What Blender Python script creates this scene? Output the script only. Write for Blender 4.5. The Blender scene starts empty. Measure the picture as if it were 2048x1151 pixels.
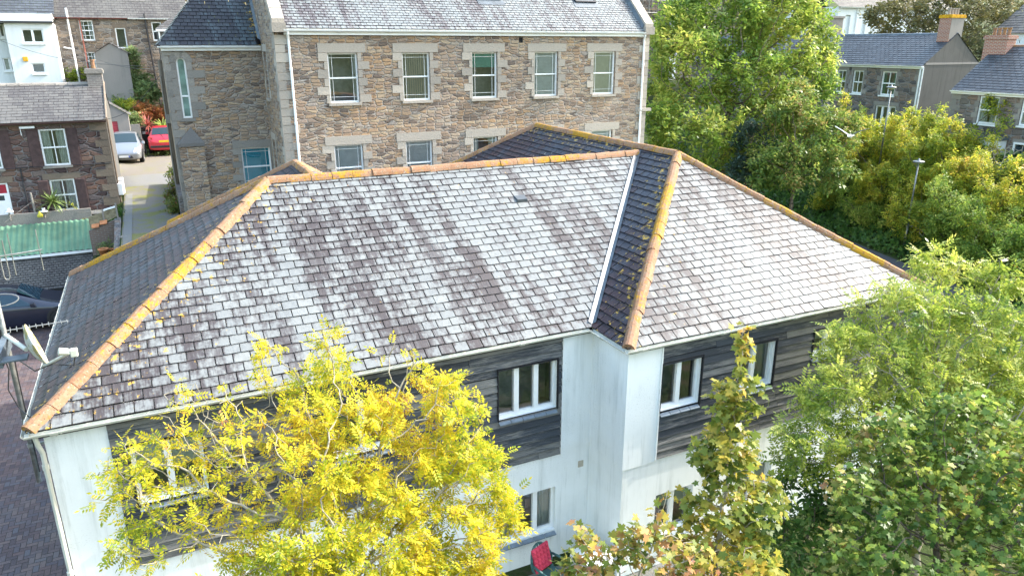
import bpy, math, random
import numpy as np
from mathutils import Vector, Matrix
R = math.radians
random.seed(7); RNG = np.random.default_rng(11)
sc = bpy.context.scene
col = sc.collection
# ------------------------------------------------------------------ camera
CAM_H = 10.0; FPX = 1461.7; PITCH = R(18.42); YAW = R(64.06)   # yaw: building X axis is 64 deg to the right of the view
FW = np.array([math.cos(YAW)*math.cos(PITCH), math.sin(YAW)*math.cos(PITCH), -math.sin(PITCH)])
UR = np.array([math.sin(YAW), -math.cos(YAW), 0.0])
DN = np.cross(FW, UR)
CP = np.array([0, 0, CAM_H])
cd = bpy.data.cameras.new('camera'); cam = bpy.data.objects.new('camera', cd); col.objects.link(cam)
cd.sensor_width = 36; cd.lens = 36*FPX/2048; cd.clip_start = .1; cd.clip_end = 3000
cam.location = CP
cam.rotation_euler = Matrix((UR, -DN, -FW)).transposed().to_euler()
sc.camera = cam
# ------------------------------------------------------------------ light
SUN_EL = 38.0; SUN_AZ = -4.5            # azimuth measured from +X towards +Y
w = bpy.data.worlds.new('World'); sc.world = w; w.use_nodes = True
nt = w.node_tree; bg = nt.nodes['Background']
sky = nt.nodes.new('ShaderNodeTexSky'); sky.sky_type = 'NISHITA'; sky.sun_disc = False
sky.sun_elevation = R(SUN_EL); sky.sun_rotation = R(90-SUN_AZ); sky.air_density = 2.0; sky.dust_density = 3.5; sky.ozone_density = 3.0
nt.links.new(sky.outputs[0], bg.inputs[0]); bg.inputs[1].default_value = .15
sd = bpy.data.lights.new('sun', 'SUN'); sd.energy = 2.0; sd.angle = R(.5); sd.color = (1, .95, .87)
so = bpy.data.objects.new('sun', sd); col.objects.link(so)
dv = Vector((math.cos(R(SUN_AZ))*math.cos(R(SUN_EL)), math.sin(R(SUN_AZ))*math.cos(R(SUN_EL)), math.sin(R(SUN_EL))))
so.rotation_euler = dv.to_track_quat('Z', 'Y').to_euler(); so.location = (30, 0, 60)
sc.view_settings.view_transform = 'Standard'; sc.view_settings.look = 'None'; sc.view_settings.exposure = 2.3; sc.view_settings.gamma = 1
sc.render.engine = 'CYCLES'
sc.cycles.max_bounces = 8; sc.cycles.diffuse_bounces = 3; sc.cycles.glossy_bounces = 3; sc.cycles.transparent_max_bounces = 12; sc.cycles.transmission_bounces = 4
# ------------------------------------------------------------------ measuring helpers: a photo pixel meets a known plane of the site
def ray(x, y): return FW*FPX + UR*(x-1024) + DN*(y-575.5)
def onz(x, y, z): r = ray(x, y); return CP + r*((z-CAM_H)/r[2])
def ony(x, y, Y): r = ray(x, y); return CP + r*(Y/r[1])
def onx(x, y, X): r = ray(x, y); return CP + r*(X/r[0])
def atd(x, y, d): return CP + ray(x, y)*(d/FPX)
# ------------------------------------------------------------------ tagging
def tag(o, label=None, cat=None, group=None, kind=None):
    if label: o['label'] = label
    if cat: o['category'] = cat
    if group: o['group'] = group
    if kind: o['kind'] = kind
    return o
def empty(name, loc, label=None, cat=None, group=None, rz=0):
    o = bpy.data.objects.new(name, None); col.objects.link(o); o.location = [float(a) for a in loc]; o.rotation_euler = (0, 0, rz)
    o.empty_display_size = .3
    return tag(o, label, cat, group)
def root_of(o):
    while o.parent: o = o.parent
    return o
def link(o, parent=None, world=True):
    col.objects.link(o)
    if parent is not None:
        o.parent = parent
        if world and parent.parent is None: o.location = -Vector(parent.location)
    return o
# a child of a root is authored in world coordinates unless LOCAL is set (then in the root's own frame)
class MB:
    def __init__(s): s.v = []; s.f = []; s.uv = []; s.uv2 = []; s.uv3 = []; s.mi = []
    def poly(s, pts, uv=None, uv2=None, m=0, uv3=None):
        b = len(s.v); s.v += [tuple(float(c) for c in p) for p in pts]; s.f.append(tuple(range(b, b+len(pts)))); s.uv.append(uv); s.uv2.append(uv2); s.uv3.append(uv3); s.mi.append(m)
    def faces(s, vs, fs, m=0):
        b = len(s.v); s.v += [tuple(float(c) for c in p) for p in vs]
        for f in fs: s.f.append(tuple(b+i for i in f)); s.uv.append(None); s.uv2.append(None); s.uv3.append(None); s.mi.append(m)
    def hexa(s, c, m=0):   # 8 corners, bottom ring then top ring
        s.faces(c, [(3, 2, 1, 0), (4, 5, 6, 7), (0, 1, 5, 4), (1, 2, 6, 5), (2, 3, 7, 6), (3, 0, 4, 7)], m)
    def box(s, x0, x1, y0, y1, z0, z1, m=0):
        s.hexa([(x0, y0, z0), (x1, y0, z0), (x1, y1, z0), (x0, y1, z0), (x0, y0, z1), (x1, y0, z1), (x1, y1, z1), (x0, y1, z1)], m)
    def fbox(s, fr, u0, u1, z0, z1, d0, d1, m=0):   # box in a wall frame
        p = fr.p
        s.hexa([p(u0, z0, d1), p(u1, z0, d1), p(u1, z0, d0), p(u0, z0, d0), p(u0, z1, d1), p(u1, z1, d1), p(u1, z1, d0), p(u0, z1, d0)], m)
    def tube(s, p0, p1, r0, r1=None, n=8, m=0, caps=True):
        r1 = r0 if r1 is None else r1
        p0 = Vector([float(a) for a in p0]); p1 = Vector([float(a) for a in p1]); d = (p1-p0).normalized()
        a = d.orthogonal().normalized(); b = d.cross(a); vs = []
        for p, r in ((p0, r0), (p1, r1)):
            for k in range(n):
                t = 2*math.pi*k/n; vs.append(p+a*(r*math.cos(t))+b*(r*math.sin(t)))
        fs = [(k, (k+1) % n, n+(k+1) % n, n+k) for k in range(n)]
        if caps: fs += [tuple(range(n-1, -1, -1)), tuple(range(n, 2*n))]
        s.faces(vs, fs, m)
    def pipe(s, pts, r, n=8, m=0):
        for a, b in zip(pts[:-1], pts[1:]): s.tube(a, b, r, r, n, m)
    def lathe(s, c, prof, n=16, m=0, ax=None):
        c = Vector([float(a) for a in c]); vs = []; fs = []
        zx = Vector((0, 0, 1)) if ax is None else Vector(ax).normalized()
        a = zx.orthogonal().normalized(); b = zx.cross(a)
        for r, z in prof:
            for k in range(n):
                t = 2*math.pi*k/n; vs.append(c+zx*z+a*(r*math.cos(t))+b*(r*math.sin(t)))
        for i in range(len(prof)-1):
            for k in range(n): fs.append((i*n+k, i*n+(k+1) % n, (i+1)*n+(k+1) % n, (i+1)*n+k))
        s.faces(vs, fs, m)
    def build(s, name, mats, parent=None, smooth=False, world=True, bevel=0):
        me = bpy.data.meshes.new(name); me.from_pydata(s.v, [], s.f)
        uv = []; uv2 = []; uv3 = []
        for i, f in enumerate(s.f):
            if s.uv[i] is not None: uv += [c for q in s.uv[i] for c in q]
            else:
                P = [Vector(s.v[k]) for k in f]; n = Vector((0, 0, 0))
                for a, b in zip(P, P[1:]+P[:1]): n += Vector(((a.y-b.y)*(a.z+b.z), (a.z-b.z)*(a.x+b.x), (a.x-b.x)*(a.y+b.y)))
                ax, ay, az = abs(n.x), abs(n.y), abs(n.z)
                if az > ax and az > ay: uv += [c for q in P for c in (q.x, q.y)]
                elif ax > ay: uv += [c for q in P for c in (q.y, q.z)]
                else: uv += [c for q in P for c in (q.x, q.z)]
            k = len(f)
            uv2 += ([c for q in s.uv2[i] for c in q] if s.uv2[i] is not None else [0.5]*(2*k))
            uv3 += ([c for q in s.uv3[i] for c in q] if s.uv3[i] is not None else [9.0]*(2*k))
        l = me.uv_layers.new(name='UVMap'); l.data.foreach_set('uv', uv)
        if any(q is not None for q in s.uv2): me.uv_layers.new(name='slate').data.foreach_set('uv', uv2)
        if any(q is not None for q in s.uv3): me.uv_layers.new(name='edge').data.foreach_set('uv', uv3)
        for q in (mats if isinstance(mats, (list, tuple)) else [mats]): me.materials.append(q)
        if len(me.materials) > 1: me.polygons.foreach_set('material_index', s.mi)
        if smooth: me.polygons.foreach_set('use_smooth', [True]*len(s.f))
        me.update()
        o = bpy.data.objects.new(name, me); link(o, parent, world)
        if bevel:
            b = o.modifiers.new('bevel', 'BEVEL'); b.width = bevel; b.segments = 2; b.limit_method = 'ANGLE'
        return o
class Fr:   # a wall plane: origin, horizontal direction, outward normal
    def __init__(s, O, U, N): s.O = np.array(O, float); s.U = np.array(U, float); s.N = np.array(N, float)
    def p(s, u, z, d=0): return s.O + s.U*u + s.N*d + np.array([0, 0, z])
def FY(y): return Fr((0, y, 0), (1, 0, 0), (0, -1, 0))      # wall facing -Y, u = world x
def FXn(x): return Fr((x, 0, 0), (0, -1, 0), (-1, 0, 0))    # wall facing -X, u = -world y
def FXp(x): return Fr((x, 0, 0), (0, 1, 0), (1, 0, 0))      # wall facing +X, u = world y
def FYp(y): return Fr((0, y, 0), (-1, 0, 0), (0, 1, 0))
def wall(mb, fr, u0, u1, z0, z1, holes=(), rev=.12, m=0):
    us = sorted({u0, u1} | {min(max(h[i], u0), u1) for h in holes for i in (0, 1)}); zs = sorted({z0, z1} | {min(max(h[i], z0), z1) for h in holes for i in (2, 3)})
    for a, b in zip(us[:-1], us[1:]):
        for c, d in zip(zs[:-1], zs[1:]):
            cu, cz = (a+b)/2, (c+d)/2
            if any(h[0] < cu < h[1] and h[2] < cz < h[3] for h in holes): continue
            mb.poly([fr.p(a, c), fr.p(b, c), fr.p(b, d), fr.p(a, d)], m=m)
    for a, b, c, d in holes:
        for q in (((a, c), (a, d)), ((b, d), (b, c)), ((a, d), (b, d)), ((b, c), (a, c))):
            mb.poly([fr.p(*q[0]), fr.p(*q[1]), fr.p(*q[1], -rev), fr.p(*q[0], -rev)], m=m)
# ------------------------------------------------------------------ materials
class NT:
    def __init__(s, name):
        s.m = bpy.data.materials.new(name); s.m.use_nodes = True; s.t = s.m.node_tree; s.b = s.t.nodes['Principled BSDF']; s.out = s.t.nodes['Material Output']
    def n(s, typ, ins=None, **pr):
        q = s.t.nodes.new('ShaderNode'+typ)
        for k, v in pr.items(): setattr(q, k, v)
        for k, v in (ins or {}).items(): s.set(q.inputs[k], v)
        return q
    def set(s, sock, v):
        if isinstance(v, bpy.types.NodeSocket): s.t.links.new(v, sock)
        elif isinstance(v, bpy.types.Node): s.t.links.new(v.outputs[0], sock)
        elif isinstance(v, (tuple, list)) and sock.type == 'RGBA' and len(v) == 3: sock.default_value = (*v, 1)
        else: sock.default_value = v
    def math(s, op, a, b=0, clamp=False):
        q = s.n('Math', {0: a, 1: b}, operation=op); q.use_clamp = clamp; return q.outputs[0]
    def add(s, a, b): return s.math('ADD', a, b)
    def mul(s, a, b): return s.math('MULTIPLY', a, b)
    def uv(s, name='UVMap'): return s.n('UVMap', uv_map=name).outputs[0]
    def map(s, vec, sx=1, sy=1, sz=1, loc=(0, 0, 0)): return s.n('Mapping', {0: vec, 1: loc, 3: (sx, sy, sz)}).outputs[0]
    def noise(s, vec, scale=1, detail=3, rough=.55, dist=0):
        return s.n('TexNoise', {'Vector': vec, 'Scale': scale, 'Detail': detail, 'Roughness': rough, 'Distortion': dist}).outputs[0]
    def step(s, v, a, b): return s.n('MapRange', {0: v, 1: a, 2: b}, interpolation_type='SMOOTHSTEP').outputs[0]
    def mix(s, f, a, b, blend='MIX'):
        q = s.n('Mix', data_type='RGBA', blend_type=blend); s.set(q.inputs[0], f); s.set(q.inputs[6], a); s.set(q.inputs[7], b); return q.outputs[2]
    def ramp(s, v, stops):
        q = s.n('ValToRGB', {0: v}); e = q.color_ramp.elements
        while len(e) < len(stops): e.new(.5)
        for k, (p, c) in enumerate(stops): e[k].position = p; e[k].color = (*c, 1)
        return q.outputs[0]
    def island(s): return s.n('NewGeometry').outputs['Random Per Island']
    def obj(s): return s.n('TexCoord').outputs['Object']
    def bump(s, h, dist=.01, strength=.6): s.set(s.b.inputs['Normal'], s.n('Bump', {'Height': h, 'Distance': dist, 'Strength': strength}).outputs[0])
    def done(s, color=None, rough=.7, spec=.4, metal=0):
        if color is not None: s.set(s.b.inputs['Base Color'], color)
        s.set(s.b.inputs['Roughness'], rough); s.set(s.b.inputs['Specular IOR Level'], spec); s.set(s.b.inputs['Metallic'], metal); return s.m
def flat(name, c, rough=.6, spec=.4, metal=0, var=.15, scale=6):
    t = NT(name); n = t.noise(t.obj(), scale, 4)
    lo = tuple(q*(1-var) for q in c); hi = tuple(min(1, q*(1+var)) for q in c)
    return t.done(t.mix(t.step(n, .3, .7), lo, hi), rough, spec, metal)
def slate_mat(name, bias, pale, dark1, dark2, yellow=0.0, rough=.5, streak=1.0, hip=1.4, specks=0.0, spec=.35, head=0.0):
    t = NT(name); p = t.uv(); s = t.uv('slate'); r = t.island()
    sp = t.n('SeparateXYZ', {0: s}); r2 = t.n('TexWhiteNoise', {'W': r}, noise_dimensions='1D').outputs[0]
    skew = t.n('CombineXYZ', {0: t.add(t.n('SeparateXYZ', {0: p}).outputs[0], t.mul(t.n('SeparateXYZ', {0: p}).outputs[1], .10)), 1: t.n('SeparateXYZ', {0: p}).outputs[1]}).outputs[0]
    n1 = t.noise(t.map(skew, 2.9, .24), 1, 3, .6); n4 = t.noise(t.map(skew, .40, .20), 1, 2, .5)
    off = t.n('VectorMath', {0: p, 1: t.n('CombineXYZ', {0: t.mul(r, 37.0), 1: t.mul(r2, 23.0)}).outputs[0]}, operation='ADD').outputs[0]
    n2 = t.noise(t.map(off, 11, 9), 1, 5, .68); n5 = t.noise(t.map(off, 30, 3.2), 1, 4, .65)
    v = t.add(t.mul(t.add(r, -.5), .40), bias)
    v = t.add(v, t.mul(t.add(n1, -.5), 2.6*streak)); v = t.add(v, t.mul(t.add(n2, -.5), 1.5)); v = t.add(v, t.mul(t.add(n4, -.5), 1.9*streak)); v = t.add(v, t.mul(t.add(n5, -.5), 1.1))
    # lichen sits on the middle of each slate; rain staining keeps the head, sides and very tail dark
    ey = t.add(t.mul(t.step(sp.outputs[1], .0, .18), .12), t.mul(t.step(sp.outputs[1], .6, 1.02), -.26)); ex = t.mul(t.add(t.step(t.math('ABSOLUTE', t.add(sp.outputs[0], -.5)), .5, .38), -.8), .26)
    v = t.add(t.add(v, ey), ex)
    mask = t.step(v, .12, .80)
    dark = t.mix(t.step(t.add(t.mul(r2, .5), t.add(t.mul(t.add(n4, -.5), 2.0), t.mul(t.add(n1, -.5), .8))), .05, .5), dark1, dark2)
    dark = t.mix(.8, dark, t.ramp(n5, [(0.25, (.6, .6, .6)), (.75, (1.35, 1.35, 1.35))]), 'MULTIPLY')
    pal = t.mix(t.step(n2, .35, .65), tuple(c*.84 for c in pale), pale)
    pal = t.mix(.6, pal, t.ramp(r2, [(0, (.74, .76, .78)), (1, (1.06, 1.06, 1.03))]), 'MULTIPLY')
    c = t.mix(mask, dark, pal)
    if head: c = t.mix(t.mul(t.step(sp.outputs[1], .62, .95), head), c, (.012, .010, .013))  # dark band painted into each slate's head, standing in for the butt's cast shadow
    if specks: c = t.mix(t.step(t.noise(t.map(p, 55, 26), 1, 2, .5), .70, .74), c, (specks, specks, specks))
    if yellow:
        e = t.n('SeparateXYZ', {0: t.uv('edge')}).outputs[0]
        ny = t.noise(p, 6.5, 5, .75)
        th = t.add(ny, t.mul(t.math('SUBTRACT', 1.0, t.math('DIVIDE', e, hip, True)), .19*yellow))
        c = t.mix(t.step(th, .66, .72), c, t.mix(t.noise(p, 30), (.44, .22, .015), (.42, .31, .06)))
    t.bump(t.add(n2, t.mul(n5, .6)), .006, .7)
    return t.done(c, t.add(t.mul(n2, .4), rough-.2), spec)
M = {}
M['slate_light'] = slate_mat('slate_lichen', .45, (.175, .186, .19), (.047, .040, .043), (.074, .070, .074), .6, .65)
M['slate_bright'] = slate_mat('slate_lichen_bright', .50, (.155, .167, .173), (.047, .041, .045), (.076, .073, .077), .25, .58)
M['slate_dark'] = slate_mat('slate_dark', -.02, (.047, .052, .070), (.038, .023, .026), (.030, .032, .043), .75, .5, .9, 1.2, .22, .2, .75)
M['slate_stone'] = slate_mat('slate_far', .52, (.20, .215, .22), (.085, .075, .08), (.14, .132, .138), 0, .5)
M['slate_tower'] = slate_mat('slate_tower', .10, (.07, .095, .105), (.018, .018, .022), (.05, .06, .067), 1.0, .4, 1.3, .5)
M['slate_grey'] = slate_mat('slate_old_grey', .35, (.115, .11, .105), (.065, .06, .06), (.09, .086, .083), 0, .75, .6, specks=.2)
M['slate_blue'] = slate_mat('slate_blue', .25, (.085, .093, .106), (.045, .047, .053), (.06, .064, .072), 0, .5, .5)
def clay():
    t = NT('lichened_clay'); o = t.obj(); r = t.island()
    c = t.mix(r, (.22, .11, .06), (.30, .165, .10)); c = t.mix(t.step(t.noise(o, 16, 4, .7), .45, .64), c, (.25, .17, .115))
    big = t.noise(o, .7, 2, .5); v = t.add(t.add(t.noise(o, 7, 5, .75), t.mul(t.add(r, -.5), .12)), t.mul(t.add(big, -.5), .7))
    c = t.mix(t.step(v, .54, .62), c, (.27, .145, .035)); c = t.mix(t.step(t.add(t.noise(o, 11, 5, .78), t.mul(t.add(big, -.5), .7)), .57, .62), c, (.37, .195, .015))
    c = t.mix(t.step(t.noise(o, 26, 4, .7), .58, .66), c, (.06, .045, .036)); c = t.mix(t.step(t.noise(o, 19, 4, .7), .62, .68), c, (.30, .27, .23))
    t.bump(t.noise(o, 40, 4), .008, .8); return t.done(c, .85, .2)
M['clay'] = clay()
def render_mat(name, base, grime=.35):
    t = NT(name); u = t.uv(); dk = lambda f, g=1: tuple(q*f*(1 if k != 1 else g) for k, q in enumerate(base))
    n = t.noise(t.map(u, 4.5, .35), 1, 4, .65); k = t.noise(u, 38, 5, .8); b = t.noise(u, .8, 5, .6); f = t.noise(t.map(u, 16, .9), 1, 4, .7)
    c = t.mix(t.mul(t.step(b, .40, .68), grime*.35), base, dk(.72, 1.02))
    c = t.mix(t.mul(t.step(n, .48, .78), grime), c, dk(.60, 1.03))
    c = t.mix(t.mul(t.mul(t.step(f, .54, .72), t.step(b, .42, .6)), grime*.7), c, dk(.5, 1.05))
    c = t.mix(t.mul(t.step(t.noise(t.map(u, .6, .45, loc=(5, 2, 0)), 1, 4), .46, .66), t.mul(t.step(k, .57, .66), min(1, grime*1.4))), c, dk(.30))
    c = t.mix(t.mul(t.step(t.noise(u, 3, 6, .8), .40, .6), .10), c, dk(1.12))
    t.bump(t.noise(u, 90, 3), .004, .5); return t.done(c, .85, .25)
M['white_render'] = render_mat('white_render', (.79, .81, .82), .62)
M['white_far'] = render_mat('white_painted_wall', (.68, .70, .72), .25)
M['grey_render'] = render_mat('grey_pebbledash', (.10, .097, .093), .9)
M['pale_render'] = render_mat('pale_pebbledash', (.25, .23, .215), .6)
def boards():
    t = NT('weathered_boarding'); r = t.island(); r2 = t.n('TexWhiteNoise', {'W': r}, noise_dimensions='1D').outputs[0]; u0 = t.uv()
    u = t.n('VectorMath', {0: u0, 1: t.n('CombineXYZ', {0: t.mul(r, 41.0), 1: t.mul(r2, 17.0)}).outputs[0]}, operation='ADD').outputs[0]
    gr = t.noise(t.map(u, 2.6, 60), 1, 5, .72); pa = t.noise(t.map(u, 1.6, 9), 1, 5, .7); lo = t.noise(t.map(u0, .30, .8), 1, 2)
    c = t.mix(gr, (.012, .015, .021), (.065, .074, .09)); c = t.mix(.7, c, t.ramp(r2, [(0, (.6, .6, .62)), (1, (1.5, 1.5, 1.5))]), 'MULTIPLY')
    v = t.add(t.add(t.mul(pa, .95), t.mul(t.add(r, -.5), .42)), t.add(t.mul(t.add(gr, -.5), .9), t.mul(t.add(lo, -.5), .9)))
    c = t.mix(t.step(v, .34, .66), c, t.mix(gr, (.05, .05, .052), (.27, .265, .255)))
    c = t.mix(t.step(v, .82, .95), c, (.30, .295, .28))
    t.bump(gr, .006, .8); return t.done(c, .75, .3)
M['boards'] = boards()
M['upvc'] = flat('white_upvc', (.80, .81, .82), .35, .5, 0, .03)
M['gutter'] = flat('cream_gutter', (.50, .50, .44), .4, .5, 0, .12, 3)
M['lead'] = flat('lead', (.085, .105, .125), .45, .5, 0, .25, 5)
M['soot'] = flat('dark_felt', (.025, .025, .028), .9, .2)
M['steel'] = flat('galvanised_steel', (.22, .225, .22), .45, .5, .6, .25, 12)
M['dark_metal'] = flat('dark_metal', (.03, .03, .035), .5, .4)
M['sillslate'] = flat('slate_sill', (.17, .21, .255), .5, .5, 0, .15)
M['room'] = flat('dark_interior', (.30, .30, .29), .9, .1)
def glass():
    t = NT('window_glass'); fr = t.n('Fresnel', {0: 1.5}); tr = t.n('BsdfTransparent', {0: (.90, .94, .94)}); gl = t.n('BsdfGlossy', {1: .02})
    wob = t.n('Bump', {'Height': t.noise(t.obj(), 1.4, 1), 'Distance': .03, 'Strength': .25}); t.set(gl.inputs['Normal'], wob.outputs[0])
    f = t.add(t.mul(fr.outputs[0], 1.6), .12); mx = t.n('MixShader', {0: f, 1: tr.outputs[0], 2: gl.outputs[0]}); t.t.links.new(mx.outputs[0], t.out.inputs[0]); return t.m
M['glass'] = glass()
for k, c in dict(beige=(.46, .41, .33), cream=(.55, .53, .42), white=(.66, .68, .68), teal=(.02, .36, .5), green=(.12, .33, .28), curtain=(.5, .55, .53)).items(): M['blind_'+k] = flat('blind_'+k, c, .8, .2, 0, .06)
def rubble(name, cols, mortar, sx=2.3, sy=6.0, mw=.10, grime=.3):
    t = NT(name); u = t.uv()
    ds = t.n('Mix', data_type='VECTOR'); t.set(ds.inputs[0], .09); t.set(ds.inputs[4], u); t.set(ds.inputs[5], t.n('TexNoise', {'Vector': u, 'Scale': 2.2, 'Detail': 3}).outputs[1])
    sc_ = t.map(ds.outputs[1], sx, sy)
    v1 = t.n('TexVoronoi', {'Vector': sc_, 'Scale': 1, 'Randomness': .85}, voronoi_dimensions='2D', feature='F1', distance='CHEBYCHEV')
    v2 = t.n('TexVoronoi', {'Vector': sc_, 'Scale': 1, 'Randomness': .85}, voronoi_dimensions='2D', feature='F2', distance='CHEBYCHEV')
    e = t.math('SUBTRACT', v2.outputs['Distance'], v1.outputs['Distance'])
    n = t.noise(u, 18, 5, .7); e2 = t.add(e, t.mul(t.add(n, -.5), .14))
    rc = t.n('SeparateColor', {0: v1.outputs['Color']})
    c = t.ramp(rc.outputs[0], cols)
    c = t.mix(.75, c, t.ramp(n, [(.2, (.45, .43, .42)), (.8, (1.45, 1.4, 1.35))]), 'MULTIPLY')
    mk = t.step(e2, mw, mw*.25)
    c = t.mix(t.mul(mk, .85), c, t.mix(n, tuple(q*.7 for q in mortar), tuple(q*1.25 for q in mortar)))
    c = t.mix(t.mul(t.step(t.noise(t.map(u, .5, .3), 1, 4, .6), .5, .75), grime), c, tuple(q*.4 for q in mortar))
    c = t.mix(t.mul(t.step(t.noise(u, .33, 3, .5), .40, .68), .45), c, t.n('HueSaturation', {'Saturation': .45, 'Value': .92, 'Color': c}).outputs[0])
    t.bump(t.add(t.step(e2, 0, .3), t.mul(n, .5)), .05, .9)
    return t.done(c, .9, .2)
M['stone_warm'] = rubble('warm_rubble_stone', [(0, (.15, .12, .105)), (.18, (.28, .20, .145)), (.4, (.40, .27, .165)), (.58, (.31, .235, .19)), (.78, (.44, .335, .23)), (1, (.31, .275, .25))], (.38, .34, .305), 3.5, 10.0, .12, .25)
M['stone_cott'] = rubble('brown_rubble_stone', [(0, (.06, .045, .05)), (.3, (.14, .085, .075)), (.55, (.20, .12, .09)), (.8, (.12, .10, .105)), (1, (.23, .17, .14))], (.20, .20, .20), 2.4, 5.5, .08, .2)
M['stone_grey'] = rubble('grey_rubble_stone', [(0, (.09, .085, .09)), (.3, (.16, .14, .13)), (.6, (.22, .16, .13)), (1, (.19, .18, .18))], (.24, .235, .23), 2.2, 5, .09, .2)
M['stone_terr'] = rubble('terrace_rubble_stone', [(0, (.12, .10, .09)), (.3, (.22, .17, .13)), (.6, (.32, .24, .17)), (1, (.24, .22, .2))], (.33, .30, .27), 2.4, 6, .10, .3)
def granite(name, a, b):
    t = NT(name); o = t.obj(); r = t.island(); n = t.noise(o, 30, 5, .75)
    c = t.mix(n, a, b); c = t.mix(.6, c, t.ramp(r, [(0, (.58, .57, .56)), (1, (1.2, 1.16, 1.1))]), 'MULTIPLY')
    t.bump(t.noise(o, 14, 5, .7), .03, .8); return t.done(c, .9, .2)
M['granite'] = granite('granite', (.25, .225, .20), (.52, .47, .42)); M['granite_dark'] = granite('grey_granite', (.15, .14, .13), (.36, .335, .31)); M['granite_buff'] = granite('buff_granite', (.13, .105, .085), (.25, .20, .16))
def brick(name, c1, c2, mo, sx=1):
    t = NT(name); u = t.uv(); q = t.n('TexBrick', {'Vector': u, 'Color1': c1, 'Color2': c2, 'Mortar': mo, 'Scale': sx, 'Mortar Size': .012, 'Brick Width': .225, 'Row Height': .075, 'Bias': 0})
    return t.done(t.mix(.5, q.outputs[0], t.ramp(t.noise(u, 20, 4), [(.2, (.6, .6, .6)), (.8, (1.3, 1.3, 1.3))]), 'MULTIPLY'), .9, .2)
M['brick_red'] = brick('red_brick', (.36, .13, .08), (.28, .10, .07), (.4, .36, .32)); M['brick_dull'] = brick('weathered_brick', (.17, .115, .095), (.13, .09, .08), (.2, .18, .16)); M['brick_grey'] = brick('dull_brick', (.26, .22, .2), (.19, .17, .16), (.3, .28, .26))
def bark(name, a, b):
    t = NT(name); o = t.obj(); n = t.noise(t.map(o, 6, 6, 2), 1.5, 5, .7); t.bump(n, .02, .7); return t.done(t.mix(n, a, b), .9, .15)
M['bark'] = bark('pale_bark', (.16, .14, .10), (.40, .36, .28)); M['bark_dark'] = bark('brown_bark', (.07, .055, .04), (.18, .145, .11)); M['twig'] = bark('grey_twig', (.22, .19, .15), (.42, .37, .29))
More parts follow.
